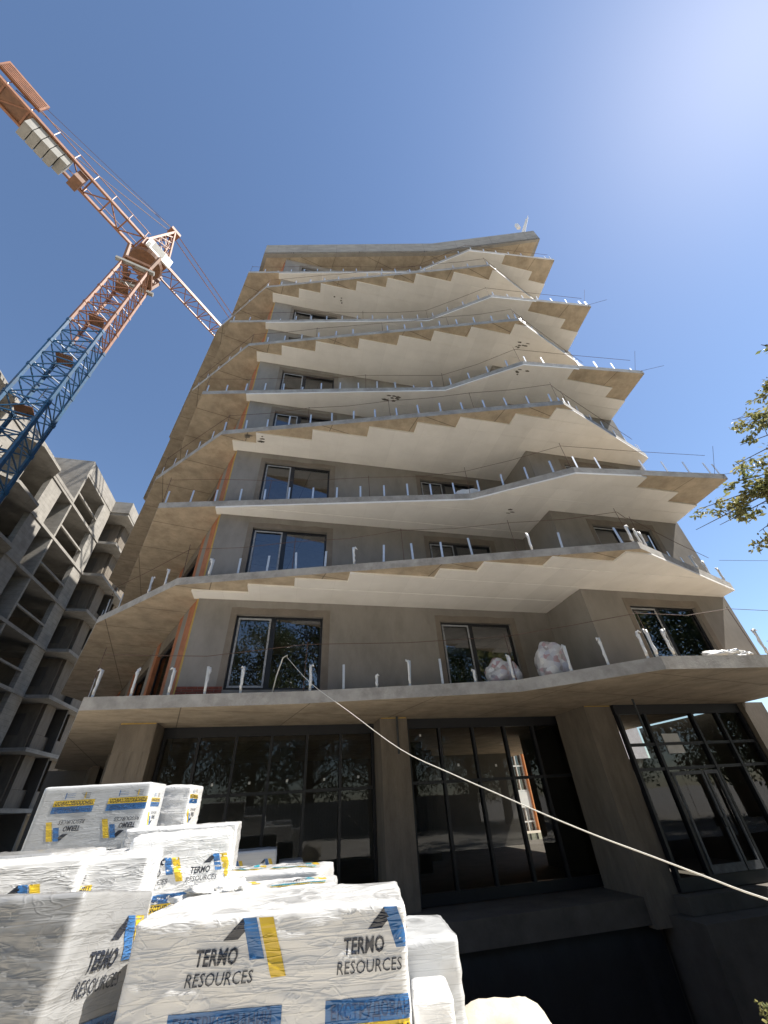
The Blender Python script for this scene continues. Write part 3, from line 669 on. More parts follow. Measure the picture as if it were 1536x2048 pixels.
for i, z in enumerate(fl_z):
    cpart('floor_slab', -26, -12.95, 21.31, 48, z - .22, z)
    if i:
        zt_ = fl_z[i - 1] - .23
        cpart('rear_wall', -26, -13.9, 22.9, 23.1, z + .01, zt_, 'concrete_warm'); cpart('spandrel', -13.9, -13.7, 23.12, 48, z + .01, z + 1.0, 'concrete_warm')
        [cpart('column', -14.1, -13.7, v_, v_ + 1.4, z + 1.01, zt_, 'concrete_warm') for v_ in (23.12, 27, 31, 35, 39, 43)]
        cpart('dark_opening_panel', -15.2, -14.6, 22.86, 22.89, z + .9, z + 2.2, 'interior')  # flat dark panel on the wall; the opening's inner shade is its colour
cpart('parapet', -26, -12.9, 21.2, 21.5, 22.3, 23.5); cpart('end_wall', -13.2, -12.92, 21.51, 48, 22.3, 23.49); cpart('core_wall', -16.5, -16.2, 25.41, 48, GROUND, 22, 'interior'); cpart('core_wall', -26, -13.2, 25.2, 25.4, GROUND, 22, 'interior')

# ================================================================== TOWER CRANE
CX, CY, CZ = -18.3, 12.2, 38.0
cr = thing('tower_crane', 'orange and blue lattice tower crane with concrete counterweights', 'crane', (CX, CY, GROUND))
jd = Vector((.44, .898, 0)).normalized(); jn = Vector((jd.y, -jd.x, 0)); C0 = Vector((CX, CY, 0))
md = Vector((.60, .80, 0)).normalized(); md = Vector((.87, .5, 0)).normalized(); mn = Vector((-md.y, md.x, 0))
HW = .86
def corner(i): s = ((-1, -1), (1, -1), (1, 1), (-1, 1))[i]; return C0 + md * HW * s[0] + mn * HW * s[1]
SEC = 2.45; z = GROUND; ZT = 34.4; n_sec = int(round((ZT - GROUND) / SEC)); SEC = (ZT - GROUND) / n_sec
for i in range(n_sec):
    z0, z1 = GROUND + i * SEC, GROUND + (i + 1) * SEC; m = MB()
    for c in range(4):
        q = corner(c); m.bar((q.x, q.y, z0), (q.x, q.y, z1), .15)
        r = corner((c + 1) % 4); hm = (z0 + z1) / 2
        for (za, zb_) in ((z0, hm), (hm, z1)):
            m.bar((q.x, q.y, za), (r.x, r.y, za), .055); m.bar((q.x, q.y, za), (r.x, r.y, zb_), .055) if c % 2 == 0 else m.bar((r.x, r.y, za), (q.x, q.y, zb_), .055)
        m.bar((q.x, q.y, z1 - .12), (q.x, q.y, z1 + .12), .2)
    m.bar(tuple((corner(0) + Vector((0, 0, z0 + .3)))), tuple(corner(2) + Vector((0, 0, z0 + .3))), .05)
    sec = m.build('mast_section', 'crane_orange' if z0 > 22.8 else 'crane_blue', cr)
    if i % 2 == 0:                                  # ladder and landing inside the mast
        m = MB(); q = C0 + mn * .45; 
        for s in (-.2, .2): m.bar((q + md * s + Vector((0, 0, z0))), (q + md * s + Vector((0, 0, z1))), .03)
        for j in range(8): m.bar(q - md * .2 + Vector((0, 0, z0 + .3 * j)), q + md * .2 + Vector((0, 0, z0 + .3 * j)), .02)
        m.build('ladder', 'dark_metal', sec)
        m = MB(); a_ = [C0 + md * x_ + mn * y_ for x_, y_ in ((-.75, -.1), (.1, -.1), (.1, .75), (-.75, .75))]
        m.prism([(q.x, q.y) for q in a_], z0 + .04, z0 + .08); m.build('landing', 'crane_dark', sec)
def jb(x, y, z): return C0 + jd * x + jn * y + Vector((0, 0, z))     # crane-jib frame
def jbox(m, x0, x1, y0, y1, z0, z1): m.hexa(jb(x0, y0, z0), jb(x1, y0, z0), jb(x1, y1, z0), jb(x0, y1, z0), jb(x0, y0, z1), jb(x1, y0, z1), jb(x1, y1, z1), jb(x0, y1, z1)); return m
m = MB(); 
for c in range(4):
    q = corner(c); t_ = C0 + (q - C0) * 1.25; m.bar((q.x, q.y, 34.4), (t_.x, t_.y, 36.2), .2)
    r = corner((c + 1) % 4); m.bar((q.x, q.y, 34.5), (r.x, r.y, 34.5), .3)
m.build('mast_head', 'crane_dark', cr)
m = MB(); m.bar(corner(0) * 1 + (corner(0) - corner(1)) * .25 + Vector((0, 0, 33.9)), corner(1) + (corner(1) - corner(0)) * .25 + Vector((0, 0, 33.9)), .26); m.bar(corner(3) + (corner(3) - corner(2)) * .25 + Vector((0, 0, 33.9)), corner(2) + (corner(2) - corner(3)) * .25 + Vector((0, 0, 33.9)), .26); m.build('climbing_collar', 'counterweight', cr)
m = MB(); m.tube([(CX, CY, 36.2), (CX, CY, 36.5), (CX, CY, 36.9)], [1.15, 1.25, 1.05], 24); m.build('slewing_ring', 'crane_dark', cr)
m = MB(); jbox(m, -1.1, 1.1, -.85, .85, 36.9, 38.2); m.build('turntable', 'crane_orange', cr)
m = MB(); jbox(m, -.9, 1.2, .9, 1.05, 36.95, 38.25); cab = m.build('machine_cabin', 'crane_white', cr)
m = MB(); jbox(m, -.5, .5, 1.051, 1.07, 37.2, 38.2); jbox(m, -.85, -.6, 1.051, 1.07, 37.0, 37.6); m.build('cabin_panel', 'counterweight', cab)
m = MB(); jbox(m, .3, 1.6, -1.7, -.87, 36.6, 38.4); m.build('operator_cab', 'crane_dark', cr)
# tower head (A frame)
m = MB(); ap = [jb(.2, s * .25, 44.0) for s in (-1, 1)]
for s in (-1, 1):
    q = jb(.2, s * .25, 44.0)
    m.bar(jb(-1.0, s * .62, 38.2), q, .16); m.bar(jb(1.0, s * .62, 38.2), q, .16)
    for i in range(5):
        t0, t1 = i / 5, (i + 1) / 5
        m.bar(jb(-1, s * .62, 38.2).lerp(q, t0), jb(1, s * .62, 38.2).lerp(q, t1), .06); m.bar(jb(1, s * .62, 38.2).lerp(q, t0), jb(-1, s * .62, 38.2).lerp(q, t1), .06)
for i in range(5):
    t0, t1 = i / 5, (i + 1) / 5
    for e in (-1, 1): m.bar(jb(e, -.62, 38.2).lerp(ap[0], t0), jb(e, .62, 38.2).lerp(ap[1], t1), .06)
jbox(m, -.2, .7, -.35, .35, 43.9, 44.3); m.build('tower_head', 'crane_orange', cr)
# counter jib
CJ = -12.2
m = MB()
for s in (-1, 1):
    m.bar(jb(-1, s * .68, 38), jb(CJ, s * .68, 38), .17, .26); m.bar(jb(-1, s * .78, 39.0), jb(CJ, s * .78, 39.0), .05)
    for i in range(9): x = -1.2 - i * 1.37; m.bar(jb(x, s * .78, 38), jb(x, s * .78, 39), .045)
n_b = 8
for i in range(n_b):
    x0, x1 = -1.2 - i * 1.375, -1.2 - (i + 1) * 1.375
    m.bar(jb(x0, -.68, 38), jb(x0, .68, 38), .1); m.bar(jb(x0, -.68, 38), jb(x1, .68, 38), .08) if i % 2 else m.bar(jb(x0, .68, 38), jb(x1, -.68, 38), .08)
cj = m.build('counter_jib', 'crane_orange', cr)
m = MB(); jbox(m, CJ, -8.9, -.6, .6, 38.0, 38.06); m.build('deck_plate', 'crane_dark', cj)
for i in range(5):
    m = MB(); x = -6.6 - i * .52; jbox(m, x - .47, x, -.55, .55, 36.75 + (.2 if i == 0 else 0), 38.3); m.build('counterweight_block', 'counterweight', cr)
m = MB(); jbox(m, -6.1, -5.5, -.5, .5, 36.9, 38.2); m.build('counterweight_block', 'crane_dark', cr)
m = MB(); jbox(m, -11.6, -9.2, .80, 1.0, 38.5, 39.9)
for i in range(6): jbox(m, -11.5, -9.3, 1.0, 1.04, 38.6 + i * .2, 38.7 + i * .2)
m.build('winch_grille', 'crane_orange', cr)
m = MB()
for y in (-.2, .2): m.tube([jb(.0, y, 44.1), jb(-5.8, y * 2, 41.0), jb(-10.5, y * 3, 38.6)], .03, 5)
m.tube([jb(.3, .3, 44.1), jb(CJ + .3, .55, 39.3)], .02, 4); m.build('pendant', 'crane_dark', cr)
m = MB()
for y in (-.25, .25): m.tube([jb(.3, y, 44.0), jb(14, y, 40.0)], .04, 5); m.tube([jb(14, y, 40.0), jb(15, y, 39.6)], .06, 5)
m.build('jib_tie', 'crane_orange', cr)
# front jib, triangular section
m = MB(); JL = 30
for s in (-1, 1): m.bar(jb(1, s * .62, 37.6), jb(JL, s * .62, 37.6), .12)
m.bar(jb(1, 0, 38.9), jb(JL, 0, 38.9), .13)
for i in range(20):
    x0, x1, xm = 1 + i * 1.45, 1 + (i + 1) * 1.45, 1 + (i + .5) * 1.45
    for s in (-1, 1): m.bar(jb(x0, s * .62, 37.6), jb(xm, 0, 38.9), .06); m.bar(jb(xm, 0, 38.9), jb(x1, s * .62, 37.6), .06)
    m.bar(jb(x0, -.62, 37.6), jb(x0, .62, 37.6), .06); m.bar(jb(x0, -.62, 37.6), jb(x1, .62, 37.6), .05)
m.build('jib', 'crane_orange', cr)

# ================================================================== FAR ORANGE AND WHITE BUILDING (seen through the glazing)
fb = thing('orange_building', 'orange and white building with tall windows seen through the middle glazing', 'building', (12, 31, GROUND))
fo_, fd = F(18.15, 16.2), Vector((.86, .5, 0)).normalized(); fn = Vector((fd.y, -fd.x, 0))
def fbp(s, o, z): return fo_ + fd * s - fn * o + Vector((0, 0, z))
def fbx(m, s0, s1, o0, o1, z0, z1): m.hexa(fbp(s0, o0, z0), fbp(s1, o0, z0), fbp(s1, o1, z0), fbp(s0, o1, z0), fbp(s0, o0, z1), fbp(s1, o0, z1), fbp(s1, o1, z1), fbp(s0, o1, z1)); return m
m = MB(); fbx(m, -8, 14, .3, 8, GROUND, 20); m.build('wall', 'far_grey', fb)
for i in range(9):
    s = -5.1 + i * 1.7
    m = MB(); fbx(m, s, s + .5, 0, .299, GROUND, 20); m.build('orange_pier', 'far_orange', fb)
    for f_ in range(5):
        z = GROUND - .9 + 2.8 * f_
        m = MB(); fbx(m, s + .51, s + 1.69, .12, .298, z + 2.01, z + 2.79); m.build('spandrel', 'far_white', fb)
        m = MB(); w_ = .07
        for (a, b, c, d) in ((.51, .58, z, z + 2.0), (1.62, 1.69, z, z + 2.0), (1.07, 1.13, z, z + 2.0), (.58, 1.62, z + 1.3, z + 1.37), (.58, 1.62, z, z + .08)): fbx(m, s + a, s + b, .16, .25, c, d)
        wn_ = m.build('window', 'far_white', fb)
        g_ = MB(); g_.add([fbp(s + .55, .26, z), fbp(s + 1.65, .26, z), fbp(s + 1.65, .26, z + 2.0), fbp(s + .55, .26, z + 2.0)], [(0, 1, 2, 3)]); g_.build('pane', 'glass_up', wn_)
rb = MB(); rb.box(-1, 1, -.45, .45, 0, .9); rb = rb.build('skip_box', 'red_box'); rb.location = F(18.7, 13.2, GROUND); rb.rotation_euler = (0, 0, TH); tag(rb, 'dark red box with white sacks behind the building', 'box')
blob('sack', 'white plastic sacks piled on the dark red box', 'sack', F(18.8, 13.15, GROUND + .9), (.6, .35, .8), 'film_white', 4.4, rough=.6, fine=.3)

# ================================================================== INSULATION PACKS
def text_mesh(body, size, bold=0.0, shear=0.0, sx=1.0):
    cu = bpy.data.curves.new('lettering', 'FONT'); cu.body = body; cu.size = size; cu.offset = bold; cu.shear = shear; cu.resolution_u = 2; cu.fill_mode = 'FRONT'
    ob = bpy.data.objects.new('lettering', cu); COL.objects.link(ob)
    dg = bpy.context.evaluated_depsgraph_get(); me = bpy.data.meshes.new_from_object(ob.evaluated_get(dg))
    bpy.data.objects.remove(ob)
    bm = bmesh.new(); bm.from_mesh(me); bmesh.ops.triangulate(bm, faces=bm.faces)
    for it in range(2):
        ed = [e for e in bm.edges if e.calc_length() > size * .3]
        if ed: bmesh.ops.subdivide_edges(bm, edges=ed, cuts=1); bmesh.ops.triangulate(bm, faces=bm.faces)
    out = [(v.co.x * sx, v.co.y) for v in bm.verts], [tuple(v.index for v in f.verts) for f in bm.faces]
    bm.free(); return out
TXT = {}
def txt(key, *a):
    if key not in TXT: TXT[key] = text_mesh(*a)
    return TXT[key]
def grid_quad(pts, n=8):                       # bilinear patch of a quad a,b,c,d
    a, b, c, d = pts; vs_ = []; fs = []
    for i in range(n + 1):
        for j in range(n + 1):
            s, t = i / n, j / n
            vs_.append((a[0] * (1 - s) * (1 - t) + b[0] * s * (1 - t) + c[0] * s * t + d[0] * (1 - s) * t, a[1] * (1 - s) * (1 - t) + b[1] * s * (1 - t) + c[1] * s * t + d[1] * (1 - s) * t))
    for i in range(n):
        for j in range(n): q = i * (n + 1) + j; fs.append((q, q + n + 1, q + n + 2, q + 1))
    return vs_, fs
def logo_items(x, y, s=1.0, blue='print_blue', parts=('logo', 'banner', 'icons')):
    it = []
    def T(vf, m, nm_, ox=0, oy=0): it.append((nm_, m, [(x + (p_[0] + ox) * s, y + (p_[1] + oy) * s) for p_ in vf[0]], vf[1]))
    if 'logo' in parts:
        T(grid_quad([(.109, .07), (.172, .07), (.208, .1), (.184, .135)], 4), 'print_black', 'logo_stripe')
        T(grid_quad([(.233, .008), (.295, .008), (.244, .134), (.184, .135)], 8), blue, 'logo_stripe')
        T(grid_quad([(.331, -.048), (.393, -.046), (.319, .132), (.254, .133)], 8), 'print_yellow', 'logo_stripe')
        T(txt('TERMO', 'TERMO', .068, .0016, .12, .8), 'print_black', 'lettering', 0, 0)
        T(txt('RES', 'RESOURCES', .054, .0, .12, .98), 'print_black', 'lettering', -.03, -.057)
    if 'banner' in parts:
        T(grid_quad([(-.07, -.19), (.385, -.19), (.385, -.125), (-.07, -.125)], 12), blue, 'banner')
        T(grid_quad([(-.07, -.25), (.385, -.25), (.385, -.191), (-.07, -.191)], 12), 'print_yellow', 'banner')
        T(txt('EKS', 'ЕКСТРУДОВАНИЙ', .055, .0006, 0, .8), 'print_deep', 'lettering', -.05, -.178)
        T(txt('PIN', 'ПІНОПОЛІСТИРОЛ', .052, .0012, 0, .84), 'print_black', 'lettering', -.055, -.24)
    if 'icons' in parts:
        for i in range(4): T(grid_quad([(-.0, -.27 - i * .016), (.05 + .02 * i, -.27 - i * .016), (.05 + .02 * i, -.266 - i * .016), (-.0, -.266 - i * .016)], 1), 'print_black', 'icon')
        T(grid_quad([(.05, -.325), (.062, -.325), (.062, -.262), (.05, -.262)], 1), 'print_yellow', 'icon'); T(grid_quad([(.27, -.325), (.28, -.325), (.28, -.262), (.27, -.262)], 1), blue, 'icon')
        for i in range(3): T(grid_quad([(.17, -.28 - i * .017), (.268, -.28 - i * .017), (.268, -.277 - i * .017), (.17, -.277 - i * .017)], 1), blue, 'icon')
    return it

def foam_pack(label, corner, yaw, top, L=1.2, Wd=.6, H=.6, m='pack_film', seed=0, prints=(), amp=1.0, ref='fr', tilt=None, res=.028, group=None):
    """corner: plan position of the front right (fr) or front left (fl) upright edge; yaw in degrees"""
    y = math.radians(yaw); ax = Vector((math.cos(y), math.sin(y))); ay = Vector((-ax.y, ax.x)); c = Vector(corner)
    cen = c + ay * (Wd / 2) + ax * (-L / 2 if ref == 'fr' else L / 2)
    root = thing('foam_pack', label, 'foam pack', (cen.x, cen.y, top - H), y, group, tilt)
    hx, hy, hz = L / 2, Wd / 2, H / 2; r = .022; sd = Vector((seed * 3.1, seed * 1.7, seed * 2.3))
    def disp(p_):
        q = p_ + sd
        w_ = noise.noise((q.x * 2.2, q.y * 2.2, q.z * 2.2)) * .006
        rr = noise.noise((q.x * 2.0 + q.z * 1.1, q.y * 2.0 + q.z * 1.1, q.z * 13 + q.x * 2.4))
        rg = max(0, 1 - abs(rr) * 3.4) ** 2 * .0075
        r2 = noise.noise((q.x * 7 - q.z * 5, q.y * 7 - q.z * 5, q.z * 9 + 9))
        rg2 = max(0, 1 - abs(r2) * 4) ** 2 * .0045
        return (w_ + rg + rg2) * amp
    def place(p_, nn, off=0.0):
        q = Vector((max(-hx + r, min(hx - r, p_.x)), max(-hy + r, min(hy - r, p_.y)), max(-hz + r, min(hz - r, p_.z)))); dv = p_ - q
        if dv.length > 1e-6: dn = dv.normalized()
        else: dn = nn
        base = q + dn * (r if dv.length > 1e-6 else 0)
        return base + dn * (disp(p_) + off) + Vector((0, 0, hz))
    bm = bmesh.new()
    for axis, (a_, b_) in ((0, (1, 2)), (1, (0, 2)), (2, (0, 1))):
        hs = (hx, hy, hz)
        for sg in (-1, 1):
            na, nb = max(4, int(2 * hs[a_] / res)), max(4, int(2 * hs[b_] / res)); grid = []
            for i in range(na + 1):
                row = []
                for j in range(nb + 1):
                    p_ = [0, 0, 0]; p_[axis] = hs[axis] * sg; p_[a_] = -hs[a_] + 2 * hs[a_] * i / na; p_[b_] = -hs[b_] + 2 * hs[b_] * j / nb
                    nn = Vector((0, 0, 0)); nn[axis] = sg; row.append(bm.verts.new(place(Vector(p_), nn)))
                grid.append(row)
            flip = (sg > 0) == (axis == 1)
            for i in range(na):
                for j in range(nb):
                    q = [grid[i][j], grid[i + 1][j], grid[i + 1][j + 1], grid[i][j + 1]]; bm.faces.new(q[::-1] if flip else q)
    bmesh.ops.remove_doubles(bm, verts=bm.verts, dist=.004)
    me = bpy.data.meshes.new('film_wrap'); bm.to_mesh(me); bm.free(); me.polygons.foreach_set('use_smooth', [True] * len(me.polygons)); me.materials.append(MATS[m])
    body = bpy.data.objects.new('film_wrap', me); COL.objects.link(body); attach(body, root, True)
    fr_ = {'front': (Vector((1, 0, 0)), Vector((0, 0, 1)), Vector((0, -1, 0)), hy, hx, hz), 'right': (Vector((0, 1, 0)), Vector((0, 0, 1)), Vector((1, 0, 0)), hx, hy, hz), 'top': (Vector((1, 0, 0)), Vector((0, 1, 0)), Vector((0, 0, 1)), hz, hx, hy)}
    for (face, x, y_, sc_, flip, blue, parts) in prints:
        ea, eb, en, dist_, la, lb = fr_[face]
        for (nm_, mt, pv, pf) in logo_items(0, 0, sc_, blue, parts):
            k_ = -1 if flip else 1; vs_ = []; ok = []
            for (a_, b_) in pv:
                aa, bb = x + k_ * a_, y_ + k_ * b_; ok.append(abs(aa) < la - .004 and abs(bb) < lb - .004)
                aa = max(-la + .004, min(la - .004, aa)); bb = max(-lb + .004, min(lb - .004, bb))
                vs_.append(place(ea * aa + eb * bb + en * dist_, en, .0022 + (.0022 if nm_ == 'lettering' else 0)))
            pf2 = [f for f in pf if any(ok[i] for i in f)]
            if len(pf2) < .3 * len(pf): continue
            b_ = MB(); b_.add(vs_, pf2); b_.build(nm_, mt, body, smooth=True, local=True)
    return root

LG = ('logo', 'banner', 'icons')
def row(face, xs, y, s, flip=False, blue='print_blue', parts=LG): return [(face, x, y, s, flip, blue, parts) for x in xs]
# front of the pile
foam_pack('white film pack with two logos across the front, nearest centre', (-.02, 2.51), 4.1, -.36, seed=1, prints=row('front', (-.948, -.315, .318), .15, 1.0), amp=.8, res=.016)
foam_pack('white film pack under the nearest logo pack', (.0, 2.49), 3.5, -.965, seed=2, prints=row('front', (-.315, .318), .15, 1.0))
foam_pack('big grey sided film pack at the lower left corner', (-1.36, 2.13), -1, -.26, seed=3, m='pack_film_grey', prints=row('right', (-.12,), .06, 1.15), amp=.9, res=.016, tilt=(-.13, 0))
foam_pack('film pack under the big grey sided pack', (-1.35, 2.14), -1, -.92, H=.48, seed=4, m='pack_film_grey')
foam_pack('film pack behind the right end of the nearest logo pack', (.27, 3.28), 5, -.63, seed=5, prints=row('front', (.36,), .05, 1.0, parts=('banner',)) + row('top', (.1,), 0, .6, parts=('logo',)), m='pack_film_tight')
foam_pack('film pack below the one behind the nearest logo pack', (.27, 3.28), 5, -1.235, H=.45, seed=6, m='pack_film_tight')
foam_pack('low stack of bare white boards at the right foot of the pile', (.19, 2.98), 3, -.765, L=.2, Wd=.28, H=.93, seed=7, m='pack_film', amp=.3)
# second rows
foam_pack('flat film pack just behind the nearest logo pack', (-.52, 3.62), 6, -.5, seed=8, prints=row('top', (-.45, .12), .08, 1.0), res=.035)
foam_pack('film pack with blue logos on top, right of the middle', (-.58, 4.3), 7, -.5, seed=9, prints=row('top', (-.45, .12), .08, 1.0, blue='print_teal') + row('front', (-.45, .12), .08, 1.0, blue='print_teal'), res=.035)
foam_pack('rearmost flat film pack with faint teal print on top', (-.84, 4.98), -6, -.46, seed=10, prints=row('top', (-.45, .12), .08, 1.0, blue='print_teal'), res=.035)
foam_pack('film pack lying under the flat pack behind the front row', (-.5, 3.62), 6, -1.105, seed=11, res=.05, H=.58)
foam_pack('film pack lying under the pack with blue logos', (-.56, 4.3), 7, -1.105, seed=12, res=.05, H=.58)
foam_pack('film pack lying under the rearmost flat pack', (-.82, 4.98), -6, -1.065, seed=13, res=.05, H=.62)
# left middle row
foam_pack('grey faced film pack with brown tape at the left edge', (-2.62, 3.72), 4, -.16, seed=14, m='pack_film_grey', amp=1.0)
foam_pack('end of a white film pack printed sideways, left of centre', (-2.3, 3.62), 24, -.18, L=.62, Wd=1.0, seed=15, prints=row('front', (-.2,), .05, .9), amp=1.0, ref='fr')
foam_pack('crumpled white film pack at the centre of the left pile', (-1.98, 3.92), 18, -.21, L=.5, Wd=1.0, seed=16, amp=1.1, ref='fr', prints=row('front', (-.15,), -.05, .8, flip=True))
foam_pack('crumpled film pack at the right end of the left pile', (-1.62, 4.7), 22, -.12, L=.85, Wd=.9, seed=17, amp=1.5, prints=row('front', (-.3, .1), .02, .9) + row('right', (-.1,), 0, .9))
foam_pack('film pack behind the crumpled one at the right end', (-1.95, 5.75), 14, -.08, seed=18, prints=row('front', (.1,), 0, .9))
for i, (c_, yw, tp, L_, W_) in enumerate((((-2.62, 3.72), 4, -.765, 1.2, .6), ((-2.3, 3.62), 24, -.785, .62, 1.0), ((-1.98, 3.92), 18, -.815, .5, 1.0), ((-1.62, 4.7), 22, -.725, .85, .9), ((-1.95, 5.75), 14, -.685, 1.2, .6))):
    foam_pack(('film pack under the grey taped pack', 'film pack under the sideways printed pack', 'film pack under the crumpled centre pack', 'film pack under the crumpled right end pack', 'film pack under the rear right end pack')[i], c_, yw, tp, L=L_, Wd=W_, H=tp - (GROUND + .15), seed=20 + i, res=.05)
# upper left: the upside-down printed pack
foam_pack('tall standing pack with upside down logos on its smooth grey face', (-3.08, 5.71), 10, .37, H=.62, seed=30, m='pack_film_tight', amp=.22, prints=row('front', (-.06, .53, -.65), -.075, .97, flip=True) + row('right', (.1,), -.02, .7, flip=True), res=.028)
foam_pack('white film pack standing behind the upside down printed pack', (-2.92, 6.5), 8, .36, H=.62, seed=31, amp=1.0, prints=row('right', (.0,), 0, .8, flip=True))
foam_pack('film pack under the upside down printed pack', (-3.05, 5.68), 10, -.255, H=1.29, seed=32, res=.05)
foam_pack('film pack under the pack standing behind', (-2.9, 6.5), 8, -.265, H=1.28, seed=33, res=.05)
# shaded packs under the overhang
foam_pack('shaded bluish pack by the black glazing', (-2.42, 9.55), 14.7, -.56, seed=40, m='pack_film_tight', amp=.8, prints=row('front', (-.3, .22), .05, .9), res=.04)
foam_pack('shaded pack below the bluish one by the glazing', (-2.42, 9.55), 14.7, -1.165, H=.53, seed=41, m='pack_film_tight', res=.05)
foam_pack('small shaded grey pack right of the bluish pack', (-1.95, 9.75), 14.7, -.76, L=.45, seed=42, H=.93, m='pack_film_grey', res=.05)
# brown tape on the left grey pack is a strip of its own, stuck to the film
# pallets
def pallet(label, loc, yaw, L, Wd, z0, z1):
    root = thing('pallet', label, 'pallet', (loc[0], loc[1], z0), math.radians(yaw), 'pallets under the foam packs')
    t = .02
    for i in range(5):
        m = MB(); y0 = -Wd / 2 + i * (Wd - .1) / 4; m.box(-L / 2, L / 2, y0, y0 + .1, z1 - z0 - t, z1 - z0); m.build('deck_board', 'wood', root, local=True)
    for x in (-L / 2, -.05, L / 2 - .1):
        m = MB(); m.box(x, x + .1, -Wd / 2, Wd / 2, 0, z1 - z0 - t - .001); m.build('stringer', 'wood', root, local=True)
for (lb, lc, yw, L_, W_, z1) in (('wooden pallet under the nearest logo pack', (-.63, 2.78), 4, 1.2, .7, -1.567), ('wooden pallet under the lower left corner packs', (-1.98, 2.4), 6, 1.2, .7, -1.407), ('wooden pallet at the left of the pile', (-3.2, 3.98), 4, 1.2, .7, -1.552),
                                 ('wooden pallet under the packs standing at back left', (-3.66, 6.2), 10, 1.3, 1.4, -1.547)):
    pallet(lb, lc, yw, L_, W_, GROUND + .001, z1)
blob('tarpaulin_heap', 'beige tarpaulin heap at the right foot of the pack pile', 'tarpaulin', (.58, 4.2, GROUND), (.42, .5, .6), 'tarp_beige', 2.2, rough=.22, fine=.05)

# ================================================================== TREES
def leaf_cloud(m, c, r, n, size, rg, squash=(1, 1, .75)):
    for _ in range(n):
        d = Vector((rg.gauss(0, 1), rg.gauss(0, 1), rg.gauss(0, 1))).normalized() * (rg.random() ** .45) * r
        p_ = Vector(c) + Vector((d.x * squash[0], d.y * squash[1], d.z * squash[2]))
        a = Vector((rg.gauss(0, 1), rg.gauss(0, 1), rg.gauss(0, .6) - .5)).normalized(); b = a.cross(Vector((rg.gauss(0, 1), rg.gauss(0, 1), rg.gauss(0, 1)))).normalized()
        L = size * rg.uniform(.6, 1.25); w_ = L * .24; nn = a.cross(b) * L * .06
        m.add([p_, p_ + a * L * .5 + b * w_ + nn, p_ + a * L, p_ + a * L * .5 - b * w_ + nn], [(0, 1, 2), (0, 2, 3)])
# the tree whose twigs enter the picture on the right
rg = random.Random(21); base = Vector((12.6, 4.6, GROUND)); fork = Vector((12.2, 4.8, 3.2))
tr = thing('leafy_tree', 'leafy tree reaching in with thin branches at the right edge', 'tree', base)
tw = MB(); cw = MB()
tw.tube([base, base.lerp(fork, .5) + Vector((.1, .05, 0)), fork, fork + Vector((.2, -.2, 3)), fork + Vector((.5, .1, 6))], [.24, .2, .17, .12, .04], 9)
dirs = [(6.85, 7.28, 4.47), (7.01, 7.13, 4.9), (7.14, 7.0, 4.38), (7.35, 6.9, 4.75), (7.54, 6.57, 4.82), (7.71, 6.37, 5.5), (7.8, 6.2, 5.25), (8.0, 5.99, 6.52), (8.1, 5.85, 6.25), (8.2, 5.72, 6.68), (7.29, 6.84, 3.77), (7.45, 6.65, 3.95), (8.69, 4.94, 7.75), (7.89, 6.15, 5.87), (7.7, 6.38, 4.79), (7.6, 6.45, 5.1), (7.95, 6.0, 5.2), (8.2, 5.7, 5.9), (8.3, 5.6, 4.6), (8.1, 5.9, 4.2)]
hubs = [fork + Vector(q) for q in ((-1.9, .6, .8), (-2.2, .7, 1.8), (-2.1, .5, 2.7), (-1.8, .2, 3.8), (-2.1, .9, .2))]
for h in hubs: tw.tube([fork + Vector((0, 0, .2)), fork.lerp(h, .5) + Vector((0, 0, .15)), h], [.08, .055, .035], 6)
K = 1.09
for d in dirs:
    e = Vector(d) * K; e.z = d[2] * K; h = min(hubs, key=lambda q: (q - e).length); mid = h.lerp(e, .55) + Vector((rg.uniform(-.1, .1), rg.uniform(-.1, .1), rg.uniform(.02, .2)))
    tw.tube([h, mid, e], [.03, .016, .006], 5)
    for i in range(7):
        t = rg.uniform(.3, 1.02); q = (mid.lerp(e, (t - .5) * 2) if t > .5 else h.lerp(mid, t * 2)); s = q + Vector((rg.uniform(-.28, .28), rg.uniform(-.28, .28), rg.uniform(-.22, .16)))
        tw.tube([q, s], [.007, .003], 4); leaf_cloud(cw, s, .17, 34, .13, rg)
for i in range(34):
    q = fork + Vector((rg.uniform(-1.6, 4), rg.uniform(-3.6, 3.0), rg.uniform(.2, 6.2))); tw.tube([fork.lerp(fork + Vector((.4, 0, 5)), rg.random()), q], [.05, .01], 5)
    for j in range(5): leaf_cloud(cw, q + Vector((rg.gauss(0, .5), rg.gauss(0, .5), rg.gauss(0, .4))), .4, 60, .14, rg)
tw.build('trunk', 'bark', tr, smooth=True); cw.build('crown', 'leaf', tr)
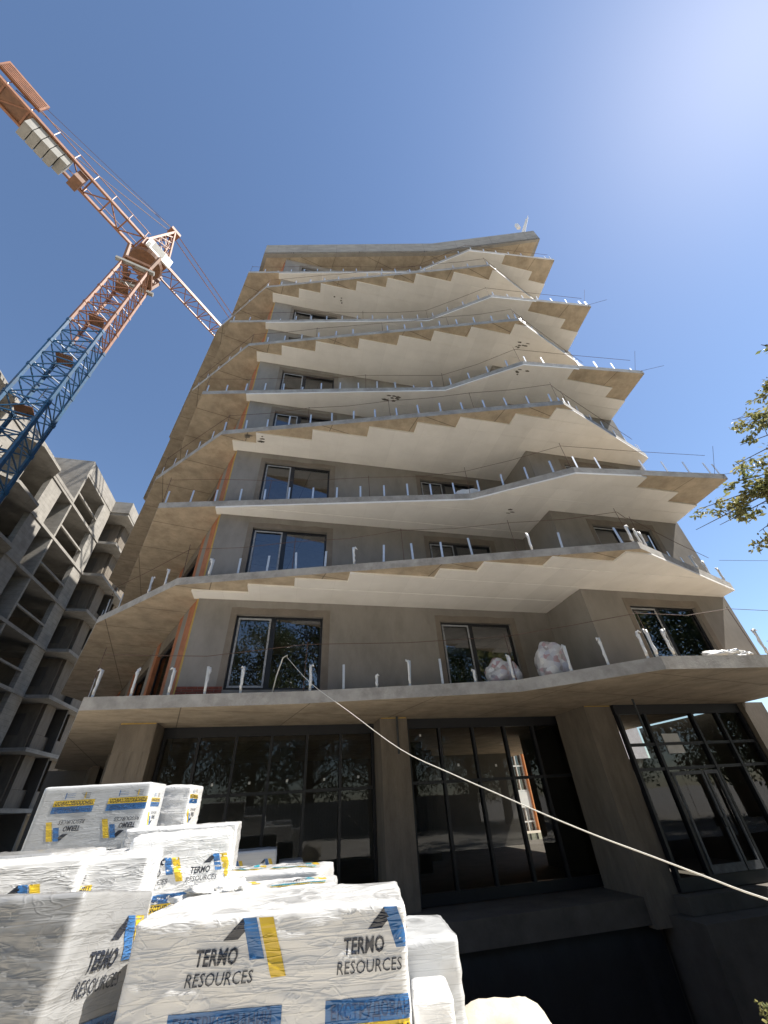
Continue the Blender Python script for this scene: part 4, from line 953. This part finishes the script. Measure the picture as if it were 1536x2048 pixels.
# trees standing behind the viewer, mirrored in the windows
rg = random.Random(5)
tk = MB(); ck = MB(); tk.tube([(0, 0, 0), (.1, .05, 2.5), (-.05, .1, 6), (.1, 0, 9.5)], [.26, .2, .13, .04], 8)
for i in range(42):
    zz = rg.uniform(1.2, 9.8); an_ = rg.uniform(0, 6.28); rr = rg.uniform(.8, 2.9) * (1 - abs(zz - 5.5) / 8)
    e = Vector((math.cos(an_) * rr, math.sin(an_) * rr, zz)); tk.tube([(0, 0, zz - 1), e], [.06, .015], 5)
    for j in range(4): leaf_cloud(ck, e + Vector((rg.gauss(0, .6), rg.gauss(0, .6), rg.gauss(0, .5))), .75, 110, .17, rg)
spots = [(-9, -10, 1.0, .3, 'roundest broad tree left of the fence gap, mirrored in the windows'), (-4.2, -11.5, 1.15, 1.7, 'tall tree behind the viewer mirrored in the lowest windows'), (.8, -10.2, .95, 3.0, 'shorter tree behind the viewer mirrored in the middle glazing'), (5.6, -11.8, 1.2, 4.1, 'tallest tree behind the viewer mirrored in the bay window'), (10.4, -9.5, 1.0, 5.2, 'broad tree behind the viewer mirrored in the right glazing'), (15.2, -12, 1.1, 2.2, 'tree standing between the broad tree and the right hand row'), (19.5, -5.5, 1.05, 0.9, 'near tree of the right hand row mirrored in the door glazing'), (24.5, -.5, 1.15, 2.9, 'far tree of the right hand row mirrored in the bay windows'), (27, -8, 1.25, 4.4, 'biggest tree of the right hand row behind the viewer'), (21, -11.5, 1.0, 5.6, 'small tree at the back of the right hand row'), (-14, -9, 1.2, 1.1, 'outermost tree at the left end of the fence'), (22.5, 8.5, 1.0, .4, 'tree right of the tower, out of view, mirrored in the door'), (28, 4.5, 1.2, 3.3, 'large tree behind the one right of the tower'), (33, 10, 1.3, 5.0, 'farthest tree on the right, mirrored in the right glazing')]
t0 = None
for (x, y, s, rz, lb) in spots:
    if t0 is None:
        r_ = thing('broad_tree', lb, 'tree', (x, y, GROUND), rz, 'trees behind the fence')
        to = tk.build('trunk', 'bark', r_, smooth=True, local=True); co = ck.build('crown', 'leaf_dark', r_, local=True); t0 = r_
    else:
        r_ = thing('broad_tree', lb, 'tree', (x, y, GROUND), rz, 'trees behind the fence')
        for src in (to, co): c_ = src.copy(); COL.objects.link(c_); c_.parent = r_
    r_.scale = (s * 1.4, s * 1.4, s * 1.45)
fe = thing('metal_fence', 'grey blue sheet metal fence mirrored in the ground floor glazing', 'fence', (2, -7.2, GROUND))
for i in range(14):
    m = MB(); x = -14 + i * 2.3; n_ = 11; top_ = [(x + 2.26 * j / (2 * n_), -7.2 + (.03 if j % 2 else -.03), 0) for j in range(2 * n_ + 1)]
    vs_ = [(a, b, GROUND + .05) for a, b, c in top_] + [(a, b, GROUND + 2.05) for a, b, c in top_]; nn = len(top_)
    m.add(vs_, [(j, j + 1, nn + j + 1, nn + j) for j in range(nn - 1)]); m.build('fence_panel', 'fence', fe)
    m = MB(); m.box(x - .03, x + .03, -7.32, -7.26, GROUND, GROUND + 2.1); m.build('fence_post', 'dark_metal', fe)

wd = thing('weed', 'small green weed sprouting at the bottom right corner', 'plant', F(6.95, -6.72, GROUND)); rg = random.Random(3); st = MB(); lf = MB()
for i in range(9):
    b_ = F(6.95, -6.72, GROUND) + Vector((rg.uniform(-.12, .12), rg.uniform(-.1, .1), 0)); e = b_ + Vector((rg.uniform(-.12, .12), rg.uniform(-.12, .12), rg.uniform(.1, .24)))
    st.tube([b_, b_.lerp(e, .5) + Vector((0, 0, .06)), e], [.006, .005, .002], 4)
    for t in (.4, .6, .8, 1.0): leaf_cloud(lf, b_.lerp(e, t), .04, 6, .06, rg)
st.build('stem', 'leaf', wd); lf.build('foliage', 'leaf', wd)
